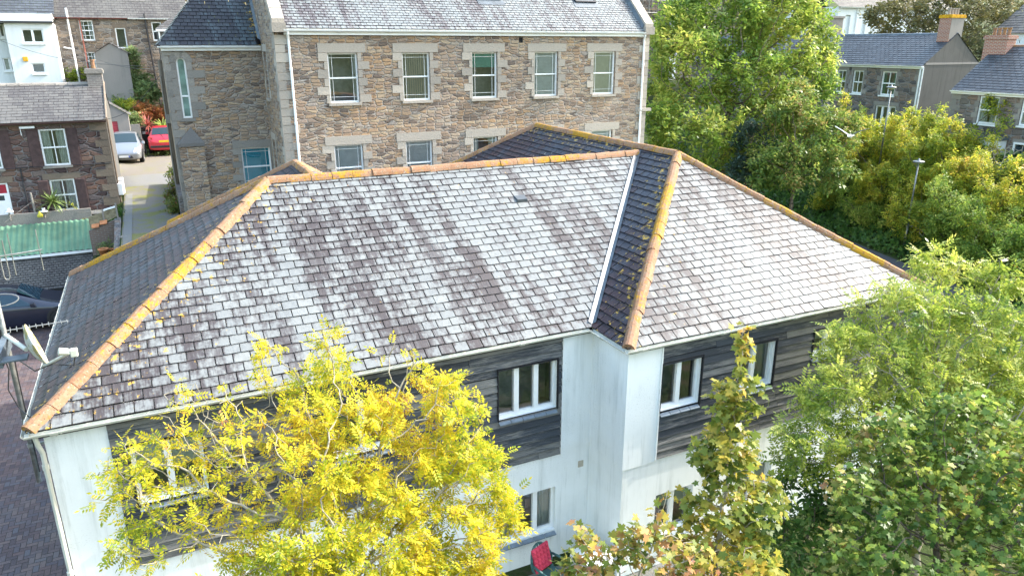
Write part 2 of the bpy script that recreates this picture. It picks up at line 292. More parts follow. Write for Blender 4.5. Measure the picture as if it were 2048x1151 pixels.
# ------------------------------------------------------------------ windows
def window(root, fr, u0, u1, z0, z1, kind='sash', blind=None, rec=.09, fw=.06, sill=None, bars=0, name='window', world=True, sillw=.12, drop=1.0, georg=False):
    mb = MB(); f = fw; D0, D1 = -rec-.05, -rec+.02
    mb.fbox(fr, u0, u0+f, z0, z1, D0, D1); mb.fbox(fr, u1-f, u1, z0, z1, D0, D1)
    mb.fbox(fr, u0+f, u1-f, z1-f, z1, D0, D1-.002); mb.fbox(fr, u0+f, u1-f, z0, z0+f*1.2, D0, D1-.002)
    zm = (z0+z1)/2
    if kind == 'sash':
        mb.fbox(fr, u0+f, u1-f, zm-f*.45, zm+f*.45, D0, D1+.012)
        if georg:   # narrow leaded strips near the edges
            for a in (.16, .84): mb.fbox(fr, u0+(u1-u0)*a-.006, u0+(u1-u0)*a+.006, z0+f, z1-f, D0+.02, D0+.035)
            for z in (z1-.17, z0+.2): mb.fbox(fr, u0+f, u1-f, z-.006, z+.006, D0+.02, D0+.034)
    for k in range(bars):
        uc = u0+(u1-u0)*(k+1)/(bars+1); wb = fw*.9 if kind == 'casement' else .016
        mb.fbox(fr, uc-wb, uc+wb, z0+f, z1-f, D0, D1+(.01 if kind == 'casement' else -.01))
        if kind == 'casement':
            pass
    if kind == 'six':
        mb.fbox(fr, u0+f, u1-f, zm-.03, zm+.03, D0, D1)
        for z in ((z0+zm)/2, (zm+z1)/2): mb.fbox(fr, u0+f, u1-f, z-.014, z+.014, D0+.01, D1-.012)
        for a in (1/3, 2/3): mb.fbox(fr, u0+(u1-u0)*a-.014, u0+(u1-u0)*a+.014, z0+f, z1-f, D0+.01, D1-.015)
    wo = mb.build(name, M['upvc'], root, world=world)
    g = MB(); e = f*.6; d = -rec-.03
    g.poly([fr.p(u0+e, z0+e, d), fr.p(u1-e, z0+e, d), fr.p(u1-e, z1-e, d), fr.p(u0+e, z1-e, d)]); g.build('pane', M['glass'], wo, world=world)
    rm = MB(); a, b = -rec-.06, -rec-.9
    c = [fr.p(u0, z0, a), fr.p(u1, z0, a), fr.p(u1, z1, a), fr.p(u0, z1, a)]; k = [fr.p(u0-.3, z0-.3, b), fr.p(u1+.3, z0-.3, b), fr.p(u1+.3, z1+.1, b), fr.p(u0-.3, z1+.1, b)]
    rm.poly(k)
    for i in range(4): j = (i+1) % 4; rm.poly([c[i], c[j], k[j], k[i]])
    rm.build('room', M['room'], wo, world=world)
    if blind:
        typ, cl = blind; bm = MB(); d = -rec-.075; zb = z1-(z1-z0)*drop
        if typ == 'vert':
            n = max(4, int((u1-u0)/.09))
            for i in range(n):
                a = u0+f+(u1-u0-2*f)*i/n; b = u0+f+(u1-u0-2*f)*(i+.86)/n
                bm.poly([fr.p(a, zb+.03, d), fr.p(b, zb+.03, d-.03), fr.p(b, z1, d-.03), fr.p(a, z1, d)])
        elif typ == 'venet':
            n = max(5, int((z1-zb)/.055))
            for i in range(n):
                z = zb+(z1-zb)*i/n; h = (z1-zb)/n
                bm.poly([fr.p(u0+.01, z, d+.02), fr.p(u1-.01, z, d+.02), fr.p(u1-.01, z+h*.93, d-.015), fr.p(u0+.01, z+h*.93, d-.015)])
        elif typ == 'curt':
            n = 14; hw = (u1-u0)*drop/2
            for s_ in (0, 1):
                bm = MB()
                for i in range(n):
                    a = hw*i/n; b = hw*(i+1)/n; q = lambda t, k: fr.p(u0+t if s_ == 0 else u1-t, k, d-.03+.03*math.sin(t*75))
                    bm.poly([q(a, z0), q(b, z0), q(b, z1), q(a, z1)])
                bm.build('curtain', M['blind_'+cl], wo, world=world)
        else: bm.poly([fr.p(u0+.01, zb, d), fr.p(u1-.01, zb, d), fr.p(u1-.01, z1, d), fr.p(u0+.01, z1, d)])
        if typ != 'curt': bm.build('blind', M['blind_'+cl], wo, world=world)
    if sill:
        sm = MB()
        if sill == 'slate':
            n = max(3, int((u1-u0)/.28)+1)
            for i in range(n):
                a = u0+(u1-u0)*i/n+.006; b = u0+(u1-u0)*(i+1)/n-.006
                sm.hexa([fr.p(a, z0-.085, sillw*.75), fr.p(b, z0-.085, sillw*.75), fr.p(b, z0-.02, -rec), fr.p(a, z0-.02, -rec), fr.p(a, z0-.065, sillw*.75), fr.p(b, z0-.065, sillw*.75), fr.p(b, z0, -rec), fr.p(a, z0, -rec)])
            sm.build('sill', M['sillslate'], wo, world=world)
        else:
            sm.fbox(fr, u0-.06, u1+.06, z0-.09, z0-.002, -rec+.022, .07); sm.build('sill', M[sill], wo, world=world)
    return wo
# ------------------------------------------------------------------ slated roof plane
def clip(poly, edges):
    for (ax, ay, bx, by) in edges:
        out = []; n = len(poly)
        if n == 0: return out
        for i in range(n):
            p, q = poly[i], poly[(i+1) % n]
            sp = (bx-ax)*(p[1]-ay)-(by-ay)*(p[0]-ax); sq = (bx-ax)*(q[1]-ay)-(by-ay)*(q[0]-ax)
            if sp >= 0: out.append(p)
            if (sp >= 0) != (sq >= 0):
                t = sp/(sp-sq); out.append((p[0]+(q[0]-p[0])*t, p[1]+(q[1]-p[1])*t))
        poly = out
    return poly
def slates(root, pts, mat, w=.26, g=.18, name='roof_slope', hipedge=None, world=True, holes=(), seed=1, thick=.015):
    """pts: convex polygon, first edge is the eave"""
    rn = random.Random(seed)
    P = [np.array(p, float) for p in pts]; U = P[1]-P[0]; U /= np.linalg.norm(U)
    k = max(range(len(P)), key=lambda i: np.linalg.norm(np.cross(P[i]-P[0], U)))
    V = P[k]-P[0]; V = V-U*(V@U); V /= np.linalg.norm(V); N = np.cross(U, V)
    if N[2] < 0: N = -N
    q = [((p-P[0])@U, (p-P[0])@V) for p in P]
    area = sum(q[i][0]*q[(i+1) % len(q)][1]-q[(i+1) % len(q)][0]*q[i][1] for i in range(len(q)))
    if area < 0: q = q[::-1]
    ed = [(*q[i], *q[(i+1) % len(q)]) for i in range(len(q))]
    u0 = min(a for a, b in q); u1 = max(a for a, b in q); v1 = max(b for a, b in q)
    he = None
    if hipedge is not None:
        a, b = [np.array(h, float)-P[0] for h in hipedge]; he = (a@U, a@V, b@U, b@V)
    mb = MB(); nr = int(math.ceil(v1/g))
    for r in range(-0, nr):
        va = r*g - (.03 if r == 0 else 0); nc = int((u1-u0)/w)+3
        for c in range(-1, nc):
            gap = (.006+rn.random()*.004)*min(1, thick/.015)
            ua = u0+(c+(.5 if r % 2 else 0))*w+gap; ub = ua+w-2*gap
            jb = rn.gauss(0, .004); sk = rn.gauss(0, .004); top = va+g*1.12
            quad = [(ua, va+jb-sk), (ub, va+jb+sk), (ub, top), (ua, top)]
            pl = clip(quad, [(e if r else e) for e in ed] if r else ed[:0]+[e for e in ed if not (abs(e[1]) < 1e-6 and abs(e[3]) < 1e-6)])
            if len(pl) < 3: continue
            if any(h[0] < (ua+ub)/2 < h[1] and h[2] < va+g/2 < h[3] for h in holes): continue
            lift = thick+abs(rn.gauss(0, .0035)); tw = rn.gauss(0, .003)
            def pt(a, b, extra=0):
                t = min(1, max(0, (b-va)/(g*1.12))); h = lift*(1-t)+.001+tw*((a-ua)/w-.5)+extra
                return P[0]+U*a+V*b+N*(h+.012)
            uvs = [(a, b) for a, b in pl]; uv2 = [((a-ua)/w, (b-va)/g) for a, b in pl]; uv3 = None
            if he:
                L = math.hypot(he[2]-he[0], he[3]-he[1]); uv3 = [(abs((he[2]-he[0])*(b-he[1])-(he[3]-he[1])*(a-he[0]))/L, 0) for a, b in pl]
            vs = [pt(a, b) for a, b in pl]; mb.poly(vs, uvs, uv2, 0, uv3)
            lo = [i for i in range(len(pl)) if pl[i][1] < va+.02]
            if len(lo) >= 2:   # butt of the slate
                i, j = min(lo, key=lambda i: pl[i][0]), max(lo, key=lambda i: pl[i][0])
                a, b = pl[i], pl[j]
                mb.poly([pt(*a, -lift-.004), pt(*b, -lift-.004), vs[j], vs[i]], [a, b, b, a], [(.5, 0)]*4, 1, [(9, 0)]*4)
    o = mb.build(name, [mat, M['soot']], root, world=world)
    return o
def ridge(root, p0, p1, mat=None, L=.42, w=.118, h=.085, name='ridge_tiles', seed=3, lift=0.03, world=True):
    rn = random.Random(seed); p0 = Vector([float(a) for a in p0]); p1 = Vector([float(a) for a in p1]); d = p1-p0; T = d.length; d.normalize()
    side = d.cross(Vector((0, 0, 1))).normalized(); up = side.cross(d).normalized(); n = max(1, round(T/L)); mb = MB()
    prof = [(-w, -.055), (-w*.80, .0), (-w*.45, h*.62), (0, h*.78), (w*.45, h*.62), (w*.80, .0), (w, -.055)]
    for i in range(n):
        a = p0+d*(T*i/n+.004)+side*rn.gauss(0, .008)+up*(lift+rn.gauss(0, .006)); b = p0+d*(T*(i+1)/n-.004)+side*rn.gauss(0, .008)+up*(lift+rn.gauss(0, .006))
        vs = []
        for q, s in ((a, 1.03), (a+(b-a)*.5, 1.0), (b, .985)):
            for x, y in prof: vs.append(q+side*(x*s)+up*(y*s))
        m = len(prof); fs = [(r*m+k, r*m+k+1, (r+1)*m+k+1, (r+1)*m+k) for r in range(2) for k in range(m-1)]
        fs += [tuple(range(m-1, -1, -1)), tuple(range(2*m, 3*m))]
        mb.faces(vs, fs)
    return mb.build(name, mat or M['clay'], root, world=world)
def gutter(root, p0, p1, out, mat=None, r=.055, name='gutter', world=True, unions=1.8):
    p0 = np.array(p0, float); p1 = np.array(p1, float); out = np.array(out, float); d = p1-p0; T = np.linalg.norm(d); d /= T; mb = MB(); zz = np.array([0, 0, 1.])
    def seg(a, b, rr):
        vs = []; n = 7
        for q in (a, b):
            for k in range(n): t = math.pi*k/(n-1); vs.append(q+out*(-math.cos(t)*rr)+zz*(-math.sin(t)*rr))
            for k in range(n): t = math.pi*(n-1-k)/(n-1); vs.append(q+out*(-math.cos(t)*(rr-.008))+zz*(-math.sin(t)*(rr-.008)))
        m = 2*n; mb.faces(vs, [(k, (k+1) % m, m+(k+1) % m, m+k) for k in range(m)]+[tuple(range(m)), tuple(range(2*m-1, m-1, -1))])
    seg(p0, p1, r)
    for i in range(int(T/unions)+1):
        c = p0+d*min(T-.1, .35+i*unions); seg(c-d*.05, c+d*.05, r+.011); seg(c+d*.075, c+d*.095, r+.008)
    return mb.build(name, mat or M['gutter'], root, world=world)
# ================================================================== TERRAIN
def sstep(t): t = np.clip(t, 0, 1); return t*t*(3-2*t)
def hgt(x, y):
    x = np.asarray(x, float); y = np.asarray(y, float)
    left = np.where(y < 34.2, -.02, 0)+sstep((y-34.35)/.5)*3.3+sstep((y-38)/7)*1.0+sstep((y-47)/14)*3.2
    lane = -.02+sstep((y-26.0)/1.6)*3.47+.1*sstep((y-28)/10)+sstep((y-33)/11)*.35+sstep((y-47)/14)*3.0
    mid = -.02+sstep((y-24.2)/2.0)*4.17+sstep((y-40)/25)*2.5
    toe = 31.6+(y-21)*.27                       # foot of the planted bank on the right
    right = .02+sstep((x-toe)/7.0)*4.4+sstep((x-toe-14)/40)*3+sstep((y-34)/25)*2.0
    a = sstep((x+2.15)/.5); h = left*(1-a)+lane*a
    b = sstep((x-2)/3.5); h = h*(1-b)+mid*b
    c = sstep((x-17.5)/7); h = h*(1-c)+right*c
    f = sstep((-y+11.4)/1.0); h = h*(1-f*(x > -2.2))+(-.02)*f*(x > -2.2)*(1-sstep((x-17)/8)) + np.where((x >= 17), .02*0, 0)
    d = np.hypot(x-15, y-30); return h+np.clip(d-70, 0, 500)*.075
def axis(lo, hi, step, far):
    a = list(np.arange(lo, hi+.01, step)); s = step; q = hi
    while q < far: s *= 1.5; q += s; a.append(q)
    s = step; q = lo
    while q > -far: s *= 1.5; q -= s; a.insert(0, q)
    return np.array(a)
xs = axis(-14, 60, .5, 900); ys = axis(-4, 80, .5, 900)
X_, Y_ = np.meshgrid(xs, ys); Z_ = hgt(X_, Y_)
def grid_mesh(name, X, Y, Z, mat, kind=None, parent=None):
    ny, nx = X.shape; me = bpy.data.meshes.new(name); v = np.stack([X, Y, Z], -1).reshape(-1, 3)
    i = np.arange(ny-1)[:, None]*nx+np.arange(nx-1)[None]; f = np.stack([i, i+1, i+1+nx, i+nx], -1).reshape(-1, 4)
    fast_mesh(me, v, f); l = me.uv_layers.new(name='UVMap'); l.data.foreach_set('uv', v[f.reshape(-1)][:, :2].astype('f').ravel())
    me.polygons.foreach_set('use_smooth', [True]*len(f)); me.materials.append(mat); o = bpy.data.objects.new(name, me); link(o, parent)
    if kind: o['kind'] = kind
    return o
def fast_mesh(me, v, f):
    f = np.asarray(f); k = f.shape[1]
    me.vertices.add(len(v)); me.vertices.foreach_set('co', np.asarray(v, 'f').ravel())
    me.loops.add(f.size); me.loops.foreach_set('vertex_index', f.astype('i').ravel())
    me.polygons.add(len(f)); me.polygons.foreach_set('loop_start', (np.arange(len(f))*k).astype('i')); me.polygons.foreach_set('loop_total', np.full(len(f), k, 'i'))
    me.update(calc_edges=True); me.validate()
def ground_mat():
    t = NT('rough_ground'); u = t.uv(); n = t.noise(u, 1.2, 5, .65); k = t.noise(u, 12, 5, .7)
    c = t.mix(k, (.02, .035, .012), (.055, .075, .022)); c = t.mix(t.step(n, .52, .68), c, t.mix(k, (.06, .045, .03), (.13, .10, .07)))
    t.bump(k, .08, .9); return t.done(c, .95, .1)
M['ground'] = ground_mat()
grid_mesh('ground', X_, Y_, Z_, M['ground'], 'structure')
# --- block paving of the car park: herringbone
def paver_mat():
    t = NT('block_paving'); r = t.island(); o = t.obj(); n = t.noise(o, 60, 3)
    c = t.ramp(r, [(0, (.07, .052, .055)), (.3, (.115, .075, .07)), (.55, (.085, .07, .078)), (.8, (.14, .095, .085)), (1, (.10, .088, .095))])
    c = t.mix(.5, c, t.ramp(n, [(.2, (.7, .7, .7)), (.8, (1.25, 1.25, 1.25))]), 'MULTIPLY'); c = t.mix(t.mul(t.step(t.noise(o, .5, 3), .5, .7), .3), c, (.14, .12, .105))
    t.bump(n, .003, .5); return t.done(c, .85, .3)
M['paver'] = paver_mat(); M['joint'] = flat('jointing_sand', (.07, .065, .055), .95, .1)
def pavers():
    c = .1*1.08; nx = int(9/c); ny = int(24/c); X, Y = np.meshgrid(np.arange(nx), np.arange(ny)); t = (X-Y) % 4; q = .005
    H = np.stack([X, Y], -1)[t == 0]; V = np.stack([X, Y], -1)[t == 3]
    def quads(P, w, h):
        x0 = P[:, 0]*c-10.9+q; y0 = P[:, 1]*c+8.2+q; x1 = x0+w*c-2*q; y1 = y0+h*c-2*q; z = RNG.normal(0, .0012, len(P))
        return np.stack([np.stack([a, b, z], -1) for a, b in ((x0, y0), (x1, y0), (x1, y1), (x0, y1))], 1)
    Q = np.concatenate([quads(H, 2, 1), quads(V, 1, 2)]).reshape(-1, 3); me = bpy.data.meshes.new('car_park')
    fast_mesh(me, Q+np.array([0, 0, .014]), np.arange(len(Q)).reshape(-1, 4)); me.materials.append(M['paver']); o = bpy.data.objects.new('car_park', me); col.objects.link(o); o['kind'] = 'structure'
    mb = MB(); mb.poly([(-16, 3, .006), (-1.6, 3, .006), (-1.6, 31.7, .006), (-16, 31.7, .006)]); b = mb.build('car_park_bed', M['joint']); b['kind'] = 'structure'
pavers()
# --- lane behind the cottage, drive and right-hand path follow the terrain as thin sheets
def sheet(name, fx0, fx1, y0, y1, mat, dz, ny=60, nx=10):
    ys_ = np.linspace(y0, y1, ny); X = np.stack([np.linspace(fx0(q), fx1(q), nx) for q in ys_]); Y = np.repeat(ys_[:, None], nx, 1)
    return grid_mesh(name, X, Y, hgt(X, Y)+dz, mat, 'structure')
def gravel(name, a, b, moss=.0):
    t = NT(name); u = t.uv(); k = t.noise(u, 22, 6, .75); n = t.noise(u, 1.3, 4, .6)
    c = t.mix(k, a, b); c = t.mix(t.mul(t.step(n, .45, .62), moss), c, t.mix(k, (.10, .11, .03), (.24, .22, .08))); t.bump(k, .03, .8); return t.done(c, .95, .15)
M['gravel'] = gravel('gravel', (.085, .08, .07), (.23, .21, .185), .95); M['tarmac'] = gravel('tarmac', (.045, .045, .05), (.10, .10, .105)); M['concrete'] = gravel('concrete', (.13, .13, .127), (.21, .205, .198), .15); M['setts'] = gravel('driveway_blocks', (.13, .115, .095), (.22, .19, .16), .3)
sheet('gravel_lane', lambda y: -1.45, lambda y: .55, 27.2, 38.2, M['gravel'], .03)
sheet('concrete_kerb_strip', lambda y: -1.40, lambda y: -1.12, 27.2, 36.5, M['concrete'], .045)
sheet('lane_road', lambda y: -4, lambda y: 3.0, 38.0, 40.6, M['concrete'], .035)
sheet('driveway', lambda y: -3.2, lambda y: 3.0, 40.6, 47.5, M['setts'], .03)
sheet('asphalt_path', lambda y: 28.2+(y-21)*.27, lambda y: 31.4+(y-21)*.27, 8, 36, M['tarmac'], .03, 40, 12)
sheet('garden_path', lambda y: -9, lambda y: -2.2, 34.8, 35.15, M['concrete'], .03, 6, 10)
sheet('patio', lambda y: -1.5, lambda y: 9.2, 5, 10.6, M['concrete'], .04, 16, 20)
# ================================================================== WHITE BUILDING
ZE = 5.0
wb = empty('apartment_building', (6, 14, -.75), 'white rendered two-storey building with black timber boarding and lichened slate hipped roof', 'building')
YW, YB, XL, XB, XR = 10.93, 9.76, -1.93, 7.04, 14.55
fm, fb, fr_, fl = FY(YW), FY(YB), FXn(XB), FXn(XL)
def rect(fr, tl, tr, br, bl, Y):   # photo corners of a window -> rectangle in its wall
    q = [ony(*p, Y) for p in (tl, tr, br, bl)]
    return ((q[0][0]+q[3][0])/2, (q[1][0]+q[2][0])/2, (q[3][2]+q[2][2])/2, (q[0][2]+q[1][2])/2)
W1 = rect(fm, (992, 741), (1115, 718), (1112, 815), (1000, 838), YW)
W0 = (2.0, 3.05, W1[2], W1[3]); WL = (-.93, .05, W1[2]+.0, W1[3])
L1 = (W1[0]-.02, W1[1]+.02, .65, 1.65)
mainh = [W1, W0, WL, L1, (L1[0]-4.1, L1[1]-4.3, .65, 1.65), (-.9, .15, .65, 1.65)]
B1 = rect(fb, (1324, 725), (1403, 712), (1397, 803), (1318, 823), YB); B2 = rect(fb, (1476, 692), (1551, 680), (1540, 785), (1470, 800), YB); B2 = (B2[0], B2[1], B1[2], B1[3])
B3 = rect(fb, (1625, 653), (1690, 640), (1688, 700), (1625, 712), YB); B3 = (B3[0], B3[1], B3[2], B1[3])
LB1 = rect(fb, (1310, 990), (1385, 968), (1380, 1050), (1308, 1072), YB)
bayh = [B1, B2, B3, LB1, (LB1[0]+2.1, LB1[1]+2.1, LB1[2], LB1[3]), (LB1[0]+4.6, LB1[1]+4.6, LB1[2], LB1[3])]
ZJ = 2.47
mb = MB()
low = lambda hs: [h for h in hs if h[3] < ZJ]
upp = lambda hs: [h for h in hs if h[3] > ZJ]
CX = 6.37; BX = 7.76; CB0, CB1 = 2.36, 2.50
wall(mb, fm, XL, XB, -1.2, CB0, low(mainh)); wall(mb, fm, XL, -1.16, CB0, 4.95); wall(mb, fm, -1.16, CX, CB0, 4.95, upp(mainh), .16); wall(mb, fm, CX, XB, CB0, ZJ)
wall(mb, fb, XB, XR, -1.2, ZJ, low(bayh)); wall(mb, fb, BX, XR, ZJ, 4.95, upp(bayh), .16); wall(mb, fr_, -YW, -YB, -1.2, ZJ)
mb.fbox(fm, CX, XB, ZJ, 4.95, -.02, .02); mb.fbox(fb, XB-.02, BX, ZJ, 4.95, -.02, .02); mb.fbox(fr_, -YW+.02, -YB-.02, ZJ, 4.951, -.02, .02)
wall(mb, fl, -18.7, -YW, -1.2, 4.95, [(-13.5, -12.6, 3.2, 4.3)]); wall(mb, FXp(XR), YB, 24.2, -1.2, 4.95)
wall(mb, FYp(18.7), -.25, -XL*1, -1.2, 4.95); wall(mb, FXn(.25), -23.2, -18.7, -1.2, 4.95); wall(mb, FYp(23.2), -6.4, -.25, -1.2, 4.95); wall(mb, FXp(6.4), 18.7, 23.2, -1.2, 4.95); wall(mb, FYp(24.2), -XR, -7.1, -1.2, 4.95); wall(mb, FXn(7.1), -24.2, -18.7, -1.2, 4.95)
mb.build('wall', M['white_render'], wb)
# corner trims and the bell-mouth drip
tb = MB(); tb.fbox(fm, CX-.012, CX+.012, CB0, 4.94, .02, .045); tb.build('corner_trim', M['upvc'], wb); tb = MB(); tb.fbox(fb, BX-.012, BX+.012, CB1, 4.94, .02, .045); tb.build('corner_trim', M['upvc'], wb)
def boarding(fr, u0, u1, z0, z1, holes, seed, H=.147):
    rn = random.Random(seed); mb = MB(); n = round((z1-z0)/H); h = (z1-z0)/n
    for i in range(n):
        a, b = z0+i*h, z0+(i+1)*h
        cuts = [u0, u1]; spans = []
        bl = sorted((q[0]-.02, q[1]+.02) for q in holes if q[2]-.03 < (a+b)/2 < q[3]+.03)
        x = u0
        for c, d in bl: spans.append((x, c)); x = d
        spans.append((x, u1))
        for c, d in spans:
            x = c
            while x < d-.02:
                e = min(d, x+rn.uniform(1.2, 4.2)); e = d if d-e < .4 else e
                j = rn.gauss(0, .004); t = rn.gauss(0, .003)
                p = lambda u, z, q: fr.p(u, z, q)
                k0, k1 = .036+t, .005; b_ = b-.017
                mb.hexa([p(x+.003, a+.004+j, k0), p(e-.003, a+.004+j+rn.gauss(0, .005), k0+rn.gauss(0, .003)), p(e-.003, a+.004+j, .003), p(x+.003, a+.004+j, .003), p(x+.003, b_+j, k1), p(e-.003, b_+j, k1), p(e-.003, b_+j, .003), p(x+.003, b_+j, .003)])
                x = e
    return mb
sk_ = MB(); wall(sk_, Fr((0, YW-.002, 0), (1, 0, 0), (0, -1, 0)), -1.155, CX-.02, CB0+.01, 4.9, upp(mainh), .01); sk_.build('boarding_felt', M['soot'], wb); sk_ = MB(); wall(sk_, Fr((0, YB-.002, 0), (1, 0, 0), (0, -1, 0)), BX+.02, XR-.01, CB1+.01, 4.9, upp(bayh), .01); sk_.build('boarding_felt', M['soot'], wb)
boarding(fm, -1.16, CX-.015, CB0+.02, 4.9, upp(mainh), 5).build('timber_boarding', M['boards'], wb)
boarding(fb, BX+.015, XR, CB1+.02, 4.9, upp(bayh), 9).build('timber_boarding', M['boards'], wb)
# reveals of the boarded windows
for fr, hs in ((fm, upp(mainh)), (fb, upp(bayh))):
    for a, b, c, d in hs:
        rv = MB(); rv.fbox(fr, b+.001, b+.022, c-.02, d+.02, -.1, .045); rv.fbox(fr, a-.022, a-.001, c-.02, d+.02, -.1, .045); rv.fbox(fr, a-.022, b+.022, d+.001, d+.022, -.1, .046); rv.build('window_lining', M['soot'], wb)
for k, h in enumerate(upp(mainh)): window(wb, fm, *h, 'casement', ('roll', 'white') if k == 2 else None, .10, .055, 'slate', 2 if k == 0 else 1, sillw=.10, drop=.55)
for k, h in enumerate(low(mainh)): window(wb, fm, *h, 'casement', ('curt', 'curtain'), .10, .055, 'slate', 2 if k == 0 else 1, drop=.55)
for k, h in enumerate(upp(bayh)): window(wb, fb, *h, 'casement', ('curt', 'curtain') if k == 1 else (('roll', 'white') if k == 2 else None), .10, .055, 'slate', 1, sillw=.10, drop=.5)
for k, h in enumerate(low(bayh)): window(wb, fb, *h, 'casement', ('roll', 'curtain'), .10, .055, 'slate', 1, drop=.45)
wl = window(wb, fl, -13.5, -12.6, 3.2, 4.3, 'casement', None, .1, .055, 'slate', 1)
# air brick
ab = MB(); q = ony(1161, 926, YW); ab.fbox(fm, q[0]-.06, q[0]+.06, q[2]-.07, q[2]+.07, -.01, .012); ab.build('air_vent', flat('vent_buff', (.45, .40, .33), .7), wb)
# roofs
A = (-2.06, 10.82, ZE); Bc = (-2.06, 18.78, ZE); V = (6.93, 10.82, ZE); R0 = (1.91, 14.80, 7.47); T = (10.61, 14.80, 7.47)
C = (6.93, 9.65, ZE); D = (14.67, 9.65, ZE); Q = (10.80, 13.52, 7.6); S = (10.80, 20.46, 7.6); D2 = (14.67, 24.33, ZE); C2 = (6.93, 24.33, ZE)
V2 = (6.93, 18.78, ZE)
slates(wb, [A, V, T, R0], M['slate_light'], seed=21, hipedge=(A, R0))
slates(wb, [C, D, Q], M['slate_bright'], seed=22, hipedge=(C, Q))
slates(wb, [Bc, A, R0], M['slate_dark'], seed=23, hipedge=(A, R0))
cxy = lambda p: (p[0]+.002, p[1], p[2])
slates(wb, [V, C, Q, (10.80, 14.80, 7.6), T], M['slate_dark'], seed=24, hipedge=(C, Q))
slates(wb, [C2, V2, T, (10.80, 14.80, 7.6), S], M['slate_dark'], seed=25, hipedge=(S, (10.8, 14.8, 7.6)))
slates(wb, [D, D2, S, Q], M['slate_bright'], seed=26)
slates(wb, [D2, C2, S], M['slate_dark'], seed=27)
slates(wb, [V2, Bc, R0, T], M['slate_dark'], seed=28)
E1 = (.12, 23.3, ZE); P = (3.34, 20.09, 7.0); E2 = (6.56, 23.3, ZE); G = (3.34, 15.56, 7.0)
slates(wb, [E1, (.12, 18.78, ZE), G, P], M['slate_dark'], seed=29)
slates(wb, [(6.56, 18.78, ZE), E2, P, G], M['slate_bright'], seed=30)
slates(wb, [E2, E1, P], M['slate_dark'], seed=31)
for k, (a, b) in enumerate(((A, R0), (R0, T), (Bc, R0), (C, Q), (D, Q), (Q, S), (S, C2), (S, D2), (E1, P), (P, E2), (P, G))): ridge(wb, a, b, seed=40+k)
# lead valley
vm = MB(); a, b = Vector(V), Vector(T); d = (b-a).normalized(); sd_ = d.cross(Vector((0, 0, 1))).normalized()
for s, wd in ((-1, .07), (1, .07)):
    n = 12
    for i in range(n):
        p, q = a.lerp(b, i/n), a.lerp(b, (i+1)/n); up = Vector((0, 0, .055)); e = Vector((0, 0, .035))
        vm.poly([p+up*.8, q+up*.8, q+sd_*s*wd+up+e, p+sd_*s*wd+up+e])
vm.build('lead_valley', M['lead'], wb)
# slate vent in the main slope and small patched discs
vx = onp_ = None
def onroof(px_, py_, p0, nrm):
    r = ray(px_, py_); nrm = np.array(nrm); return CP+r*(((np.array(p0)-CP)@nrm)/(r@nrm))
NM = np.array([0, -.622, 1.]); NM /= np.linalg.norm(NM)
c = onroof(1041, 399, A, NM); sv = MB(); up_ = np.array([0, 1, .622]); up_ /= np.linalg.norm(up_)
def rp(u, v, h): return c+np.array([1, 0, 0])*u+up_*v+NM*h
sv.hexa([rp(-.13, -.1, .02), rp(.13, -.1, .02), rp(.13, .1, .02), rp(-.13, .1, .02), rp(-.11, -.07, .075), rp(.11, -.07, .075), rp(.12, .1, .035), rp(-.12, .1, .035)])
sv.build('roof_vent', flat('vent_slate', (.06, .07, .08), .5), wb)
# gutters, fascia, downpipes
gz = 4.965
gutter(wb, (-2.12, 10.77, gz), (6.87, 10.77, gz), (0, -1, 0)); gutter(wb, (6.875, 10.76, gz), (6.875, 9.6, gz), (-1, 0, 0)); gutter(wb, (6.87, 9.6, gz), (14.72, 9.6, gz), (0, -1, 0))
gutter(wb, (-2.11, 18.83, gz), (-2.11, 10.78, gz), (-1, 0, 0))
fa = MB(); fa.box(-2.0, 6.95, 10.835, 10.86, 4.86, 5.0); fa.box(6.955, 6.98, 9.70, 10.83, 4.86, 5.0); fa.box(6.99, 14.6, 9.665, 9.69, 4.86, 5.0); fa.box(-2.045, -2.02, 10.87, 18.7, 4.86, 5.0)
fa.box(-2.0, 6.95, 10.861, 11.0, 4.90, 4.93); fa.box(6.99, 14.6, 9.691, 9.85, 4.9, 4.93); fa.box(-2.019, -1.9, 10.87, 18.7, 4.9, 4.93); fa.build('fascia', M['soot'], wb)
dp = MB(); x = XL-.04; dp.pipe([(-2.0, 10.78, 4.92), (-1.99, 10.83, 4.75), (-1.965, 10.86, 4.62), (-1.965, 10.86, -.6)], .034)
for z in (4.4, 2.6, .8): dp.tube((-1.965, 10.86, z-.04), (-1.965, 10.86, z+.04), .045)
dp.build('downpipe', M['gutter'], wb)
# ================================================================== STONE BUILDING BEHIND
YS = 26.53; ZS = 10.52; XSL = 4.13; XSR = 19.28
sb = empty('stone_building', (11.5, 30, 4), 'large brown rubble stone building with granite window surrounds and pale slate roof', 'building')
fs = FY(YS)
top = [ony((a+b)/2, 104, YS)[0] for a, b in ((652, 716), (804, 858.5), (945, 993.5), (1071.3, 1115), (1189, 1231))]
wz = (8.03, 9.72); lz = (4.9, 6.57); hw = .525
wt = [(x-hw, x+hw, *wz) for x in top]; wlw = [(x-hw, x+hw, *lz) for x in top]
vent = ony(1042, 80, YS)
mb = MB(); wall(mb, fs, XSL, XSR, 3.6, ZS, wt+wlw+[(vent[0]-.09, vent[0]+.09, vent[2]-.09, vent[2]+.09)], .16)
YB2 = 33.6; RY, RZ = 30.0, 13.65
fg = FXn(XSL)
ret = [rect(fg, *[(528, 108), (533, 108), (541, 200), (536, 200)], 1) for _ in ()]
def rx(pts, X): q = [onx(*p, X) for p in pts]; return q
q = rx([(527.5, 108), (540, 202)], XSL); ya = q[0][1]; yb = q[1][1]
rw = (-ya-.25, -yb+.35) if False else (-29.45, -28.75)
